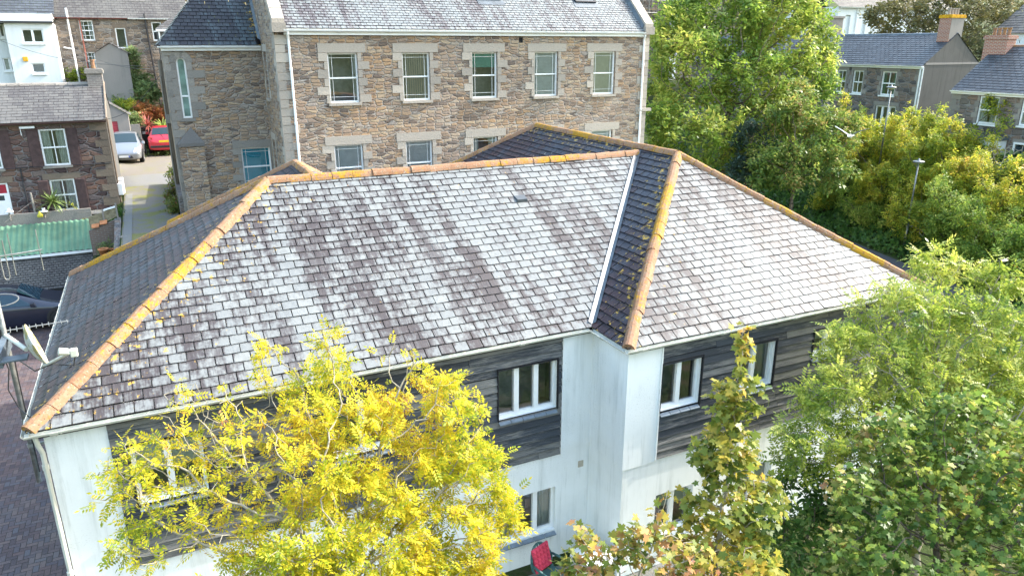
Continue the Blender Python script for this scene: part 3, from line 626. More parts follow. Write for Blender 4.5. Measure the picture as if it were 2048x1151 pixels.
retw = [(-29.4, -28.7, 8.1, 9.75), (-29.3, -28.6, 4.9, 6.6)]
wall(mb, fg, -YB2, -YS, 3.6, ZS, retw, .14)
mb.poly([(XSL, YB2, ZS), (XSL, YS, ZS), (XSL, YS-.05, ZS+.25), (XSL, RY, RZ+.35), (XSL, YB2, ZS+.25)])
mb.poly([(XSR, YS, 3.6), (XSR, YB2, 3.6), (XSR, YB2, ZS), (XSR, RY, RZ+.35), (XSR, YS, ZS)])
mb.poly([(XSR, YB2, 3.6), (XSL, YB2, 3.6), (XSL, YB2, ZS), (XSR, YB2, ZS)])
mb.build('wall', M['stone_warm'], sb)
# granite dressings
gm = MB(); rn = random.Random(4)
def dress(gm, fr, h, lint=.31, ext=.30, n=6, jw=(.14, .36), proud=.02, quo=True):
    a, b, c, d = h
    gm.fbox(fr, a-ext-rn.random()*.05, b+ext+rn.random()*.05, d+.004, d+lint, -.1, proud+rn.random()*.006)
    if quo:
        hh = (d-c)/n
        for s in (0, 1):
            for i in range(n):
                w_ = jw[(i+s) % 2]*rn.uniform(.8, 1.2); z0, z1 = c+i*hh+.008, c+(i+1)*hh-.008; p_ = proud+rn.gauss(0, .006)
                if s == 0: gm.fbox(fr, a-w_, a-.003, z0, z1, -.1, p_)
                else: gm.fbox(fr, b+.003, b+w_, z0, z1, -.1, p_)
for h in wt+wlw: gm = MB(); dress(gm, fs, h); gm.build('window_surround', M['granite'], sb)
def corner(gm, fr, u, sgn, z0, z1, hh=.30, w_=(.28, .52), proud=.02):
    z = z0; i = 0
    while z < z1-.05:
        e = min(z1, z+hh*rn.uniform(.85, 1.15)); k = w_[i % 2]*rn.uniform(.85, 1.15)
        gm.fbox(fr, min(u, u+sgn*k), max(u, u+sgn*k), z+.007, e-.007, -.02, proud+rn.gauss(0, .005)); z = e; i += 1
gm = MB(); corner(gm, fs, XSL-.02, 1, 3.7, 10.3); corner(gm, fg, -YS+.0, -1, 3.7, 10.4); gm.build('quoins', M['granite'], sb); gm = MB(); corner(gm, fs, XSR+.02, -1, 3.7, 10.4); gm.build('quoins', M['granite'], sb)
for h in retw: gm = MB(); dress(gm, fg, h, .25, .12, 5, (.12, .2)); gm.build('window_surround', M['granite'], sb)
bl = [None, ('vert', 'beige'), ('roll', 'green'), ('venet', 'white'), ('roll', 'cream')]
for k, h in enumerate(wt): window(sb, fs, *h, 'sash', bl[k] or ('curt', 'curtain'), .12, .055, 'granite', 0, georg=True, drop=(.22, 1, .33, 1, 1)[k])
bl2 = [('venet', 'white'), ('venet', 'white'), ('curt', 'curtain'), ('roll', 'cream'), ('venet', 'white')]
for k, h in enumerate(wlw): window(sb, fs, *h, 'sash', bl2[k], .12, .055, 'granite', 0, georg=True, drop=1 if k != 2 else .6)
for h in retw: window(sb, fg, *h, 'sash', None, .1, .05, 'granite', 0)
vb = MB(); vb.fbox(fs, vent[0]-.09, vent[0]+.09, vent[2]-.09, vent[2]+.09, -.12, -.06); vb.build('air_vent', M['soot'], sb)
# roof with parapet copings
pit = (RZ-ZS)/(RY-YS+.12)
eL, eR = (XSL+.32, YS-.12, ZS), (XSR-.30, YS-.12, ZS)
slates(sb, [eL, eR, (XSR-.30, RY, RZ), (XSL+.32, RY, RZ)], M['slate_stone'], .21, .135, seed=51)
mb2 = MB(); mb2.poly([(XSL, YB2+.1, ZS), (XSR, YB2+.1, ZS), (XSR, RY, RZ-.02), (XSL, RY, RZ-.02)]); mb2.build('roof_slope', M['slate_stone'], sb)
def coping(x0, x1):
    cm = MB(); n = 9
    for i in range(n):
        t0, t1 = i/n+.003, (i+1)/n-.003
        y0, y1 = YS-.16+(RY-YS+.16)*t0, YS-.16+(RY-YS+.16)*t1; z0, z1 = ZS+.16+(RZ-ZS)*t0, ZS+.16+(RZ-ZS)*t1
        cm.hexa([(x0, y0, z0-.2), (x1, y0, z0-.2), (x1, y1, z1-.2), (x0, y1, z1-.2), (x0, y0, z0+.12), (x1, y0, z0+.12), (x1, y1, z1+.12), (x0, y1, z1+.12)])
    cm.box(x0-.03, x1+.03, YS-.22, YS+.25, ZS-.14, ZS+.16); return cm
coping(XSL-.06, XSL+.34).build('parapet_coping', M['granite'], sb); coping(XSR-.32, XSR+.08).build('parapet_coping', M['granite'], sb)
fl_ = MB(); a, b = XSR-.40, XSR-.325
fl_.hexa([(a, YS-.05, ZS+.05), (b, YS-.05, ZS+.05), (b, RY, RZ+.05), (a, RY, RZ+.05), (a, YS-.05, ZS+.07), (b, YS-.05, ZS+.25), (b, RY, RZ+.25), (a, RY, RZ+.07)]); fl_.build('lead_flashing', M['lead'], sb)
# skylights
nS = np.array([0, -pit, 1.]); nS /= np.linalg.norm(nS); uS = np.array([0, 1, pit]); uS /= np.linalg.norm(uS)
for (x0p, x1p, yp) in ((957, 1000, 0), (1150, 1190, 6)):
    a = onroof(x0p, yp, eL, nS); b = onroof(x1p, yp, eL, nS); k = MB(); f2 = lambda u, v, h: a+np.array([1, 0, 0])*u+uS*v+nS*h; W_ = b[0]-a[0]
    for (u0, u1, v0, v1) in ((0, W_, -.03, .05), (0, W_, .95, 1.02), (0, .06, .05, .95), (W_-.06, W_, .05, .95)):
        k.hexa([f2(u0, v0, .02), f2(u1, v0, .02), f2(u1, v1, .02), f2(u0, v1, .02), f2(u0, v0, .1), f2(u1, v0, .1), f2(u1, v1, .1), f2(u0, v1, .1)])
    sk = k.build('skylight', M['dark_metal'], sb); g = MB(); g.poly([f2(.05, .04, .07), f2(W_-.05, .04, .07), f2(W_-.05, .96, .07), f2(.05, .96, .07)]); g.build('pane', flat('skylight_glass', (.10, .13, .16), .08, .8), sk)
    g = MB(); g.poly([f2(-.1, -.3, .034), f2(W_+.1, -.3, .034), f2(W_+.1, -.03, .04), f2(-.1, -.03, .04)]); g.build('flashing', M['lead'], sk)
gutter(sb, (XSL-.02, YS-.16, ZS-.06), (XSR-.02, YS-.16, ZS-.06), (0, -1, 0), M['upvc'], .06)
fb2 = MB(); fb2.box(XSL+.3, XSR-.3, YS-.09, YS-.002, ZS-.22, ZS-.02); fb2.build('fascia', M['upvc'], sb)
for xx, zb in ((ony(567, 62, YS)[0]+.1, 4.2), (ony(1287, 62, YS)[0], 4.2)):
    d_ = MB(); d_.pipe([(xx, YS-.16, ZS-.1), (xx, YS-.15, ZS-.2), (xx+.02, YS-.06, ZS-.34), (xx+.02, YS-.06, zb)], .042, 10)
    for z in (9.2, 7.4, 5.6): d_.tube((xx+.02, YS-.06, z-.05), (xx+.02, YS-.06, z+.05), .055)
    d_.build('downpipe', M['upvc'], sb)
bb = MB(); q = ony(1288, 219, YS); bb.fbox(fs, q[0]-.35, q[0]+.3, q[2]-.06, q[2]+.06, 0, .1); bb.build('stone_corbel', M['granite'], sb)
# --- stair tower on the left
YT = 29.9; ft = FY(YT); XT0 = ony(324, 95, YT)[0]; XT1 = XSL; ZT = 9.98
arc = [ony(*p, YT) for p in ((353, 140), (375, 140), (384, 236), (368, 236), (364, 115))]
au0, au1, az0, az1 = (arc[0][0]+arc[3][0])/2, (arc[1][0]+arc[2][0])/2, arc[2][2], arc[4][2]
lwq = [ony(*p, YT) for p in ((482, 297), (541, 293), (545, 360), (490, 372))]
lh = ((lwq[0][0]+lwq[3][0])/2, (lwq[1][0]+lwq[2][0])/2, 4.75, lwq[1][2])
mb = MB(); wall(mb, ft, XT0, XT1, 3.5, ZT, [lh, (au0, au1, az0, az1)], .16); wall(mb, FXn(XT0), -33.4, -YT, 3.5, ZT); mb.poly([(XT1, 33.4, 3.5), (XT0, 33.4, 3.5), (XT0, 33.4, ZT), (XT1, 33.4, ZT)])
mb.build('tower_wall', M['stone_warm'], sb)
rr = (au1-au0)/2; uc = (au0+au1)/2
ar = MB()   # arched head: stone ring closing the square hole round the arch
zc_ = az1-rr
for i in range(10):
    t0, t1 = math.pi*i/10, math.pi*(i+1)/10
    o0 = (uc+rr*math.cos(t0), zc_+rr*math.sin(t0)); o1 = (uc+rr*math.cos(t1), zc_+rr*math.sin(t1))
    R2 = rr+.24; e0 = (uc+R2*math.cos(t0), zc_+R2*math.sin(t0)); e1 = (uc+R2*math.cos(t1), zc_+R2*math.sin(t1)); P_ = ft.p
    ar.hexa([P_(*o0, .03), P_(*o1, .03), P_(*o1, -.16), P_(*o0, -.16), P_(*e0, .03), P_(*e1, .03), P_(*e1, -.16), P_(*e0, -.16)])
jj = MB()
for s in (0, 1):
    for i in range(7):
        hh = (zc_-az0)/7; w_ = (.22, .52)[i % 2]*rn.uniform(.85, 1.15); z0, z1 = az0+i*hh+.006, az0+(i+1)*hh-.006
        if s == 0: ar.fbox(ft, max(XT0+.05, au0-w_), au0-.003, z0, z1, -.1, .02)
        else: ar.fbox(ft, au1+.003, au1+w_, z0, z1, -.1, .02)
ar.fbox(ft, au0-.12, au1+.1, az0-.12, az0-.004, -.1, .05)
ar.build('arch_surround', M['granite_dark'], sb); ar = MB(); dress(ar, ft, lh, .28, .28, 6, (.14, .34)); ar.build('window_surround', M['granite_dark'], sb); ar = MB(); corner(ar, ft, XT0-.015, 1, 3.6, ZT-.1, .29, (.16, .34)); corner(ar, FXn(XT0), -YT, -1, 3.6, ZT-.1, .29, (.3, .5)); ar.build('quoins', M['granite_dark'], sb)
aw = MB(); D0, D1 = -.15, -.08
for i in range(10):
    t0, t1 = math.pi*i/10, math.pi*(i+1)/10; ri = rr-.055
    pts = [(uc+r*math.cos(t), zc_+r*math.sin(t)) for r, t in ((ri, t0), (ri, t1), (rr, t1), (rr, t0))]
    aw.hexa([ft.p(*p, D0) for p in pts]+[ft.p(*p, D1) for p in pts])
aw.fbox(ft, au0, au0+.055, az0, zc_, D0, D1); aw.fbox(ft, au1-.055, au1, az0, zc_, D0, D1); aw.fbox(ft, au0+.055, au1-.055, az0, az0+.06, D0, D1-.002); aw.fbox(ft, au0+.055, au1-.055, az0+.75, az0+.81, D0, D1-.002)
awo = aw.build('arched_window', M['upvc'], sb)
g = MB(); g.poly([ft.p(au0+.03, az0+.03, -.12), ft.p(au1-.03, az0+.03, -.12)]+[ft.p(uc+(rr-.03)*math.cos(math.pi*i/10), zc_+(rr-.03)*math.sin(math.pi*i/10), -.12) for i in range(11)])
g.build('pane', flat('pale_green_glass', (.16, .25, .22), .08, .7, 0, .3, 3), awo)
window(sb, ft, *lh, 'sash', ('roll', 'teal'), .12, .055, 'granite', 0, georg=True)
# gabled weathering stone low on the tower
gq = [ony(*p, YT) for p in ((355, 285), (381, 254), (408, 284))]
gs = MB(); a, b, c_ = gq[0], gq[1], gq[2]; xa, xb, xc = a[0], b[0], c_[0]; zl, zh = a[2], b[2]
gs.faces([(xa, YT-.3, zl-.02), (xc, YT-.3, zl-.02), (xb, YT-.05, zh), (xa, YT+.02, zl-.02), (xc, YT+.02, zl-.02), (xa, YT-.3, zl-.14), (xc, YT-.3, zl-.14), (xa, YT+.02, zl-.14), (xc, YT+.02, zl-.14)], [(0, 1, 2), (0, 2, 3), (1, 4, 2), (5, 6, 1, 0), (5, 0, 3, 7), (6, 8, 4, 1), (5, 7, 8, 6)])
gs.build('weathering_stone', granite('dark_granite', (.09, .085, .085), (.20, .19, .185)), sb)
bt = MB(); bt.fbox(ft, xa+.03, xc-.03, 3.5, zl-.14, .003, .24); bt.build('buttress', M['stone_warm'], sb)
# hipped tower roof, leaning on the gable
RT = 3.2; pt = 1.18
slates(sb, [(XT0-.12, YT-.14, ZT), (XT1-.02, YT-.14, ZT), (XT1-.02, YT-.14+RT, ZT+RT*pt), (XT0-.12+RT, YT-.14+RT, ZT+RT*pt)], M['slate_tower'], .24, .165, seed=61, hipedge=((XT1-.02, YT-.14, ZT), (XT1-.02, YT-.14+RT, ZT+RT*pt)))
slates(sb, [(XT0-.12, 33.5, ZT), (XT0-.12, YT-.14, ZT), (XT0-.12+RT, YT-.14+RT, ZT+RT*pt)], M['slate_tower'], .24, .165, seed=62); slates(sb, [(XT1, 33.5, ZT), (XT0-.12, 33.5, ZT), (XT0-.12+RT, YT-.14+RT, ZT+RT*pt), (XT1, YT-.14+RT, ZT+RT*pt)], M['slate_tower'], .3, .25, seed=63)
gutter(sb, (XT0-.16, YT-.2, ZT-.05), (XT1-.05, YT-.2, ZT-.05), (0, -1, 0), M['upvc'], .06)
f3 = MB(); f3.box(XT0-.05, XT1-.01, YT-.12, YT-.003, ZT-.2, ZT-.02); f3.build('fascia', M['upvc'], sb)
lk = MB(); lk.hexa([(XT1-.09, YT-.14, ZT+.03), (XT1-.005, YT-.14, ZT+.03), (XT1-.005, YT-.14+RT, ZT+RT*pt+.03), (XT1-.09, YT-.14+RT, ZT+RT*pt+.03), (XT1-.09, YT-.14, ZT+.05), (XT1-.005, YT-.14, ZT+.2), (XT1-.005, YT-.14+RT, ZT+RT*pt+.2), (XT1-.09, YT-.14+RT, ZT+RT*pt+.05)]); lk.build('lead_flashing', M['lead'], sb)
# jackdaw on the tower gutter
# ================================================================== LEFT SIDE: COTTAGE, OUTBUILDING, TERRACE
def gable_house(root, X0, X1, Yf, Yb, z0, ze, zr, wallmat, roofmat, holes=(), w=.3, g=.22, seed=1, gablemat=None, rev=.14, over=.12, ridgemat=None, sides='LR', rl=.42):
    """front faces -Y; ridge along X"""
    mb = MB(); wall(mb, FY(Yf), X0, X1, z0, ze, holes, rev); mb.build('wall', wallmat, root); mb = MB(); mb.poly([(X1, Yb, z0), (X0, Yb, z0), (X0, Yb, ze), (X1, Yb, ze)]); ym = (Yf+Yb)/2
    mb.build('wall', wallmat, root); g2 = MB()
    g2.poly([(X1, Yf, z0), (X1, Yb, z0), (X1, Yb, ze), (X1, ym, zr-.02), (X1, Yf, ze)]); g2.build('gable_wall', gablemat or wallmat, root); g2 = MB(); g2.poly([(X0, Yb, z0), (X0, Yf, z0), (X0, Yf, ze), (X0, ym, zr-.02), (X0, Yb, ze)])
    g2.build('gable_wall', gablemat or wallmat, root); d = over*(zr-ze)/(ym-Yf)
    slates(root, [(X0-.03, Yf-over, ze-d), (X1+.03, Yf-over, ze-d), (X1+.03, ym, zr), (X0-.03, ym, zr)], roofmat, w, g, seed=seed, thick=.008)
    slates(root, [(X1+.03, Yb+over, ze-d), (X0-.03, Yb+over, ze-d), (X0-.03, ym, zr), (X1+.03, ym, zr)], roofmat, w*2, g*2, seed=seed+1)
    ridge(root, (X0, ym, zr), (X1, ym, zr), ridgemat or M['soot'], .45, .13, .07)
def chimney(name_root, c, sx, sy, z0, z1, mat, cap, pots=2, potmat=None, rows='x'):
    mb = MB(); x, y = c; mb.box(x-sx, x+sx, y-sy, y+sy, z0, z1); ch = mb.build('chimney', mat, name_root)
    k = MB(); k.box(x-sx-.06, x+sx+.06, y-sy-.06, y+sy+.06, z1-.14, z1+.002); k.box(x-sx-.03, x+sx+.03, y-sy-.03, y+sy+.03, z1+.002, z1+.06); k.build('chimney_cap', cap, ch)
    for i in range(pots):
        t = (i+.5)/pots*2-1; q = MB(); px_, py_ = (x+sx*t*.85, y) if rows == 'x' else (x, y+sy*t*.85)
        q.lathe((px_, py_, z1+.06), [(.085, 0), (.10, .03), (.085, .06), (.075, .30), (.10, .32), (.10, .38), (.06, .38)], 10); q.build('chimney_pot', potmat or M['clay'], ch)
    return ch
YC = 35.2
ct = empty('cottage', (-5.3, 38, 3.3), 'brown stone cottage with louvred brown shutters and old grey slate roof', 'house')
fc = FY(YC)
def rY(pts, Y): q = [ony(*p, Y) for p in pts]; return ((q[0][0]+q[3][0])/2, (q[1][0]+q[2][0])/2, (q[2][2]+q[3][2])/2, (q[0][2]+q[1][2])/2)
c1 = rY(((75, 259), (128.5, 257), (142.5, 329), (90, 333)), YC); c2 = rY(((96.5, 360), (148, 357), (159, 417), (112, 424)), YC)
c0 = (c1[0]-2.35, c1[1]-2.35, c1[2], c1[3]); dq = rY(((-20, 368), (20, 365), (34, 427), (-6, 430)), YC); door = (c2[0]-2.45, c2[0]-1.45, 3.3, dq[3])
c3 = (c0[0], c0[1], c2[2], c2[3]-.02)
CXR = ony(226, 330, YC)[0]
gable_house(ct, -9.2, CXR, YC, 41.0, 3.0, 7.12, 8.36, M['stone_cott'], M['slate_grey'], [c0, c1, c2, door], .36, .24, 71, M['grey_render'], .12, .16, M['granite_dark'])
for k, h in enumerate((c1, c2, c0)): window(ct, fc, *h, 'sash', ('curt', 'curtain'), .06, .06, 'granite_dark', 1, drop=.75)
rn = random.Random(8)
for h in (c2, door): gd = MB(); dress(gd, fc, h, .26, .2, 5, (.1, .2), .012, False); gd.build('lintel', M['granite_buff'], ct)
gd = MB(); corner(gd, fc, CXR+.015, -1, 3.1, 7.0, .33, (.3, .6), .012); gd.fbox(fc, -9, CXR-.02, 6.9, 7.05, 0, .03); gd.build('quoins', M['granite_buff'], ct)
shm = flat('brown_shutter', (.075, .045, .042), .7, .3, 0, .25)
for h in (c0, c1, c2):
    for s in (0, 1):
        m_ = MB(); a = h[0]-.42 if s == 0 else h[1]+.03; b = a+.39; m_.fbox(fc, a, b, h[2]-.05, h[3]+.02, .003, .02)
        n = 26
        for i in range(n): z = h[2]-.04+(h[3]-h[2]+.05)*i/n; zz = (h[3]-h[2]+.05)/n; m_.hexa([fc.p(a+.02, z, .05), fc.p(b-.02, z, .05), fc.p(b-.02, z, .02), fc.p(a+.02, z, .02), fc.p(a+.02, z+zz*.9, .025), fc.p(b-.02, z+zz*.9, .025), fc.p(b-.02, z+zz*.9, .02), fc.p(a+.02, z+zz*.9, .02)])
        m_.build('shutter', shm, ct)
dm = MB(); a, b, z0, z1 = door; dm.fbox(fc, a, a+.07, z0, z1, -.1, -.03); dm.fbox(fc, b-.07, b, z0, z1, -.1, -.03); dm.fbox(fc, a+.07, b-.07, z1-.06, z1, -.1, -.03); dm.fbox(fc, a+.07, b-.07, z1-.5, z1-.42, -.1, -.03); dm.fbox(fc, a+.07, b-.07, z0, z0+.7, -.09, -.05); dm.fbox(fc, a+.07, a+.2, z0+.7, z1-.5, -.09, -.05); dm.fbox(fc, b-.2, b-.07, z0+.7, z1-.5, -.09, -.05)
do = dm.build('door', M['upvc'], ct)
g = MB(); g.fbox(fc, a+.07, b-.07, z1-.42, z1-.06, -.08, -.06); g.build('fanlight', flat('red_glass', (.35, .03, .05), .15, .6), do)
g = MB(); g.fbox(fc, a+.2, b-.2, z0+.7, z1-.5, -.08, -.065); g.build('pane', flat('dark_glass', (.04, .06, .06), .08, .7), do)
gutter(ct, (-9.2, YC-.22, 7.03), (CXR+.03, YC-.22, 7.03), (0, -1, 0), flat('brown_gutter', (.10, .05, .045), .5, .4), .06)
cq = ony(189, 150, 38.1); chimney(ct, (cq[0], 38.1), .30, .30, 7.9, ony(189, 140, 38.1)[2], M['brick_grey'], M['granite_dark'], 1)
cb = MB(); q0 = ony(0, 339, YC); q1 = ony(222, 326, YC); cb.pipe([(-9, YC-.03, q0[2]), (c1[0], YC-.03, q0[2]+.03), (c1[1], YC-.03, q0[2]), (q1[0], YC-.03, q1[2])], .018, 6)
q = ony(60, 400, YC); cb.pipe([(q[0]-.1, YC-.03, q0[2]), (q[0]-.1, YC-.03, 3.2)], .03, 6); cb.build('cable_run', M['dark_metal'], ct)
sl = MB(); q = ony(52, 255, YC); sl.fbox(fc, q[0]-.22, q[0]+.3, q[2]-.03, q[2]+.05, .08, .14); sl.tube((q[0]-.15, YC, q[2]), (q[0]-.15, YC-.1, q[2]), .015); sl.tube((q[0]-.2, YC-.06, q[2]), (q[0]-.2, YC-.06, q[2]-.3), .015); sl.build('wall_lamp', M['upvc'], ct)
bgp = MB(); bgp.box(CXR-.05, CXR+.06, YC-.22, YC-.1, 6.95, 7.1); bgp.pipe([(CXR+.06, YC+.2, 7.05), (CXR+.06, YC+.2, 3.4)], .04); bgp.pipe([(CXR+.05, YC-.1, 7.1), (CXR+.05, 38.1, 8.42)], .04); bgp.build('verge_trim', M['granite_buff'], ct)
mbx = MB(); q = onx(245, 380, CXR+.1); mbx.box(CXR+.02, CXR+.22, YC+.1, YC+.65, 3.85, 4.35); mbx.box(CXR+.02, CXR+.24, YC+.9, YC+1.5, 3.75, 4.4); mb_o = mbx.build('meter_boxes', M['upvc'], ct, bevel=.02)
# outbuilding with the green corrugated roof
ob = empty('outbuilding', (-6, 33.5, 0), 'low outbuilding with small grey slates and green corrugated sheet roof', 'outbuilding')
XO = ony(184, 500, 32.6)[0]
zA = ony(90, 578, 31.9)[2]; zB = ony(90, 506, 32.9)[2]; zCq = ony(90, 446, 34.55)[2]
slates(ob, [(-9.5, 31.9, zA), (XO, 31.9, zA), (XO, 32.9, zB-.06), (-9.5, 32.9, zB-.06)], M['slate_grey'], .16, .10, seed=81, thick=.02)
mb = MB(); mb.box(-9.5, XO-.04, 32.0, 34.4, 0, zA-.05); mb.hexa([(-9.5, 32.0, zA-.05), (XO-.03, 32.0, zA-.05), (XO-.03, 34.5, zA-.05), (-9.5, 34.5, zA-.05), (-9.5, 32.85, zB-.12), (XO-.03, 32.85, zB-.12), (XO-.03, 34.5, zCq-.08), (-9.5, 34.5, zCq-.08)]); mb.build('wall', M['grey_render'], ob)
gr = MB(); n = 300; xa = -9.5; dx = (XO+.06-xa)/n; sl_ = (zCq-zB)/(34.55-32.8)
for i in range(n):
    def zz(k): return .022*math.cos(k*dx/.20*2*math.pi) if True else 0
    x0, x1 = xa+i*dx, xa+(i+1)*dx; a, b = zz(i), zz(i+1)
    gr.poly([(x0, 32.75, zB+.02+a), (x1, 32.75, zB+.02+b), (x1, 34.55, zCq+.02+b), (x0, 34.55, zCq+.02+a)])
gr.build('corrugated_roof', flat('green_sheet', (.115, .22, .145), .6, .25, 0, .22, 1.5), ob, smooth=True)
tm = MB(); tm.box(-9.5, XO+.06, 32.72, 32.76, zB-.1, zB-.005); tm.box(XO+.005, XO+.05, 31.95, 32.74, zA-.1, zA+.1); tm.box(XO+.02, XO+.06, 32.77, 34.5, zB-.12, zB-.03); tm.build('edge_trim', M['upvc'], ob)
# garden wall and yard right of the outbuilding
gw = MB(); gw.hexa([(-2.66, 31.6, 0), (-1.52, 31.6, 0), (-1.52, 31.8, 0), (-2.66, 31.8, 0), (-2.66, 31.6, 3.2), (-1.52, 31.6, 3.62), (-1.52, 31.8, 3.62), (-2.66, 31.8, 3.2)]); tag(gw.build('garden_wall', M['brick_dull']), 'dull reddish brick garden wall with two loose tiles below the fence panel', 'wall')
rw_ = MB(); rw_.hexa([(-1.72, 27.5, 0), (-1.5, 27.5, 0), (-1.5, 31.59, 0), (-1.72, 31.59, 0), (-1.72, 27.5, 3.15), (-1.5, 27.5, 3.15), (-1.5, 31.59, 3.62), (-1.72, 31.59, 3.62)]); tag(rw_.build('retaining_wall', M['stone_grey']), 'narrow retaining wall between the potted yard and the gravel lane', 'wall')
rb_ = MB(); rb_.box(-2.66, -1.73, 28.4, 31.59, .01, 2.25); o = rb_.build('yard_terrace', M['ground']); o['kind'] = 'structure'
tw = MB(); tw.box(.62, .80, 30.2, 38.0, 3.5, 4.55)
tag(tw.build('lane_wall', M['stone_grey']), 'low grey stone wall beside the lane below the stair tower', 'wall')
fp = empty('fence_panel', (-1.9, 34.5, 3.3), 'weathered timber fence panel beside the cottage corner above the garden wall', 'fence')
f1 = MB(); n = 4
for i in range(n):
    za, zb_ = 3.22+i*.12, 3.64+i*.085; f1.hexa([(-2.62, 31.9, za), (-1.62, 31.9, zb_), (-1.62, 31.93, zb_), (-2.62, 31.93, za), (-2.62, 31.9, za+.115), (-1.62, 31.9, zb_+.08), (-1.62, 31.93, zb_+.08), (-2.62, 31.93, za+.115)])
f1.build('boards', flat('old_fence_wood', (.24, .21, .14), .9, .1, 0, .3), fp)
for x, z in ((-2.1, 3.95), (-1.62, 4.15)): f3_ = MB(); f3_.box(x-.03, x+.03, 31.84, 31.9, 3.0, z); f3_.build('post', M['granite_dark'], fp)
cpf = MB(); cpf.hexa([(-2.1, 31.85, 3.88), (-1.6, 31.85, 4.0), (-1.6, 31.97, 4.0), (-2.1, 31.97, 3.88), (-2.1, 31.85, 3.93), (-1.6, 31.85, 4.05), (-1.6, 31.97, 4.05), (-2.1, 31.97, 3.93)]); cpf.build('rail', M['upvc'], fp)
# white house and stone terrace at the top left
YH = 54.0
wh = empty('white_house', (-8, 56, 6), 'white painted house with flat parapet and dark casement windows', 'house')
fh = FY(YH); xr = ony(112, 90, YH)[0]; xl = ony(16, 90, YH)[0]; zt = ony(60, 47, YH)[2]
h1 = rY(((42, 58), (86, 58), (88, 87), (46, 86)), YH); h2 = rY(((62, 126), (89, 127), (92, 147), (66, 147)), YH); h3 = rY(((-3, 48), (17, 50), (20, 75), (-1, 75)), YH+.8); h4 = rY(((5, 116), (31, 116), (36, 142), (9, 142)), YH+.8)
mb = MB(); wall(mb, fh, xl, xr, 5, zt, [h1, h2], .12); wall(mb, FY(YH+.8), -16, xl+.02, 5, zt-.1, [h3, h4], .12); wall(mb, FXp(xr), YH, 60, 5, zt); mb.box(-16, xr+.05, YH-.12, YH+.4, zt, zt+.55); mb.box(-16, xr, YH+.4, 60, zt+.3, zt+.4)
mb.build('wall', M['white_far'], wh)
for h, f_, b_, kd in ((h1, fh, None, 'casement'), (h2, fh, ('vert', 'white'), 'plain'), (h3, FY(YH+.8), None, 'casement'), (h4, FY(YH+.8), ('roll', 'white'), 'casement')): window(wh, f_, *h, kd, b_, .08, .07, 'upvc', 1 if kd == 'casement' else 0)
al = MB(); q = ony(51, 118, YH); al.fbox(fh, q[0]-.13, q[0]+.13, q[2]-.13, q[2]+.13, 0, .1); al.build('alarm_box', flat('amber_plastic', (.75, .38, .03), .4), wh, bevel=.02)
gu = MB(); gu.box(-16, xr+.1, YH-.2, YH-.121, zt+.02, zt+.12); gu.build('gutter', M['dark_metal'], wh)
slates(wh, [(-18, 55.2, zt+.56), (xr+.1, 55.2, zt+.56), (xr+.1, 61, zt+4.4), (-18, 61, zt+4.4)], M['slate_blue'], .4, .28, seed=91)
YTt = 56.0; tr = empty('terrace_house', (-1, 58, 6.5), 'brown stone terrace house with six-pane sash windows and white soil pipe', 'house')
fT = FY(YTt); xa = ony(108, 90, YTt)[0]; xm = ony(262, 90, YTt)[0]; xb = ony(330, 60, YTt)[0]; zt2 = ony(180, 33, YTt)[2]
t1 = rY(((157, 41), (185, 41), (190, 81), (162, 82)), YTt); t2 = rY(((229, 56), (250, 56), (256, 96), (236, 98)), YTt); t3 = rY(((168, 104), (190, 104), (194, 140), (174, 141)), YTt); t4 = rY(((302, 44), (322, 44), (326, 82), (307, 82)), YTt)
gable_house(tr, xa, xb+1.5, YTt, 63, 5, zt2, zt2+2.9, M['stone_terr'], M['slate_grey'], [t1, t2, t3, t4], .34, .24, 93)
for h, kd in ((t1, 'six'), (t2, 'plain'), (t3, 'six'), (t4, 'sash')): window(tr, fT, *h, kd, ('curt', 'white') if kd == 'six' else None, .08, .07, 'granite_buff', 0, drop=.5)
for h in (t1, t2, t3): gd = MB(); dress(gd, fT, h, .24, .1, 5, (.1, .22), .015, h is not t3); gd.build('window_surround', M['granite_buff'], tr)
pm = MB(); q0, q1 = ony(131, 16, YTt-.1), ony(157, 150, YTt-.1); pm.pipe([(q1[0]-.05, YTt-.1, q0[2]), (q1[0], YTt-.1, 5.5)], .06); q = ony(135, 95, YTt-.1); pm.pipe([(q[0]-.2, YTt-.1, q[2]), (q1[0], YTt-.1, q[2]-.1)], .045); pm.build('soil_pipe', M['upvc'], tr)
pm = MB(); q0 = ony(145, 35, YTt-.08); pm.pipe([(q0[0]+.35, YTt-.08, zt2-.1), (q0[0]+.4, YTt-.08, 5.5)], .04); pm.build('downpipe', flat('red_brown_pipe', (.30, .10, .07), .6), tr)
pm = MB(); q0 = ony(304, 90, YTt-.1); pm.pipe([(q0[0]-.2, YTt-.1, zt2+.2), (q0[0], YTt-.1, 5.5)], .06); pm.build('downpipe', M['dark_metal'], tr)
gutter(tr, (xa, YTt-.2, zt2-.08), (xm, YTt-.2, zt2-.08), (0, -1, 0), flat('rust_gutter', (.16, .05, .04), .6), .07); gutter(tr, (xm+.05, YTt-.2, zt2-.08), (xb+1.5, YTt-.2, zt2-.08), (0, -1, 0), M['upvc'], .07)
YD = 61.0; dh = empty('dormered_house', (4, 63, 8), 'dark slate-hung house with white framed windows behind the tower roof', 'house')
a = ony(296, 30, YD)[0]; b = ony(400, 30, YD)[0]; d1 = rY(((313, -14), (338, -14), (342, 19), (317, 19)), YD); d2 = rY(((357, -18), (375, -18), (378, 7), (361, 7)), YD)
gable_house(dh, a, b, YD, 67, 6, ony(340, -30, YD)[2], ony(340, -75, YD)[2], M['slate_grey'], M['slate_blue'], [d1, d2], .34, .24, 95)
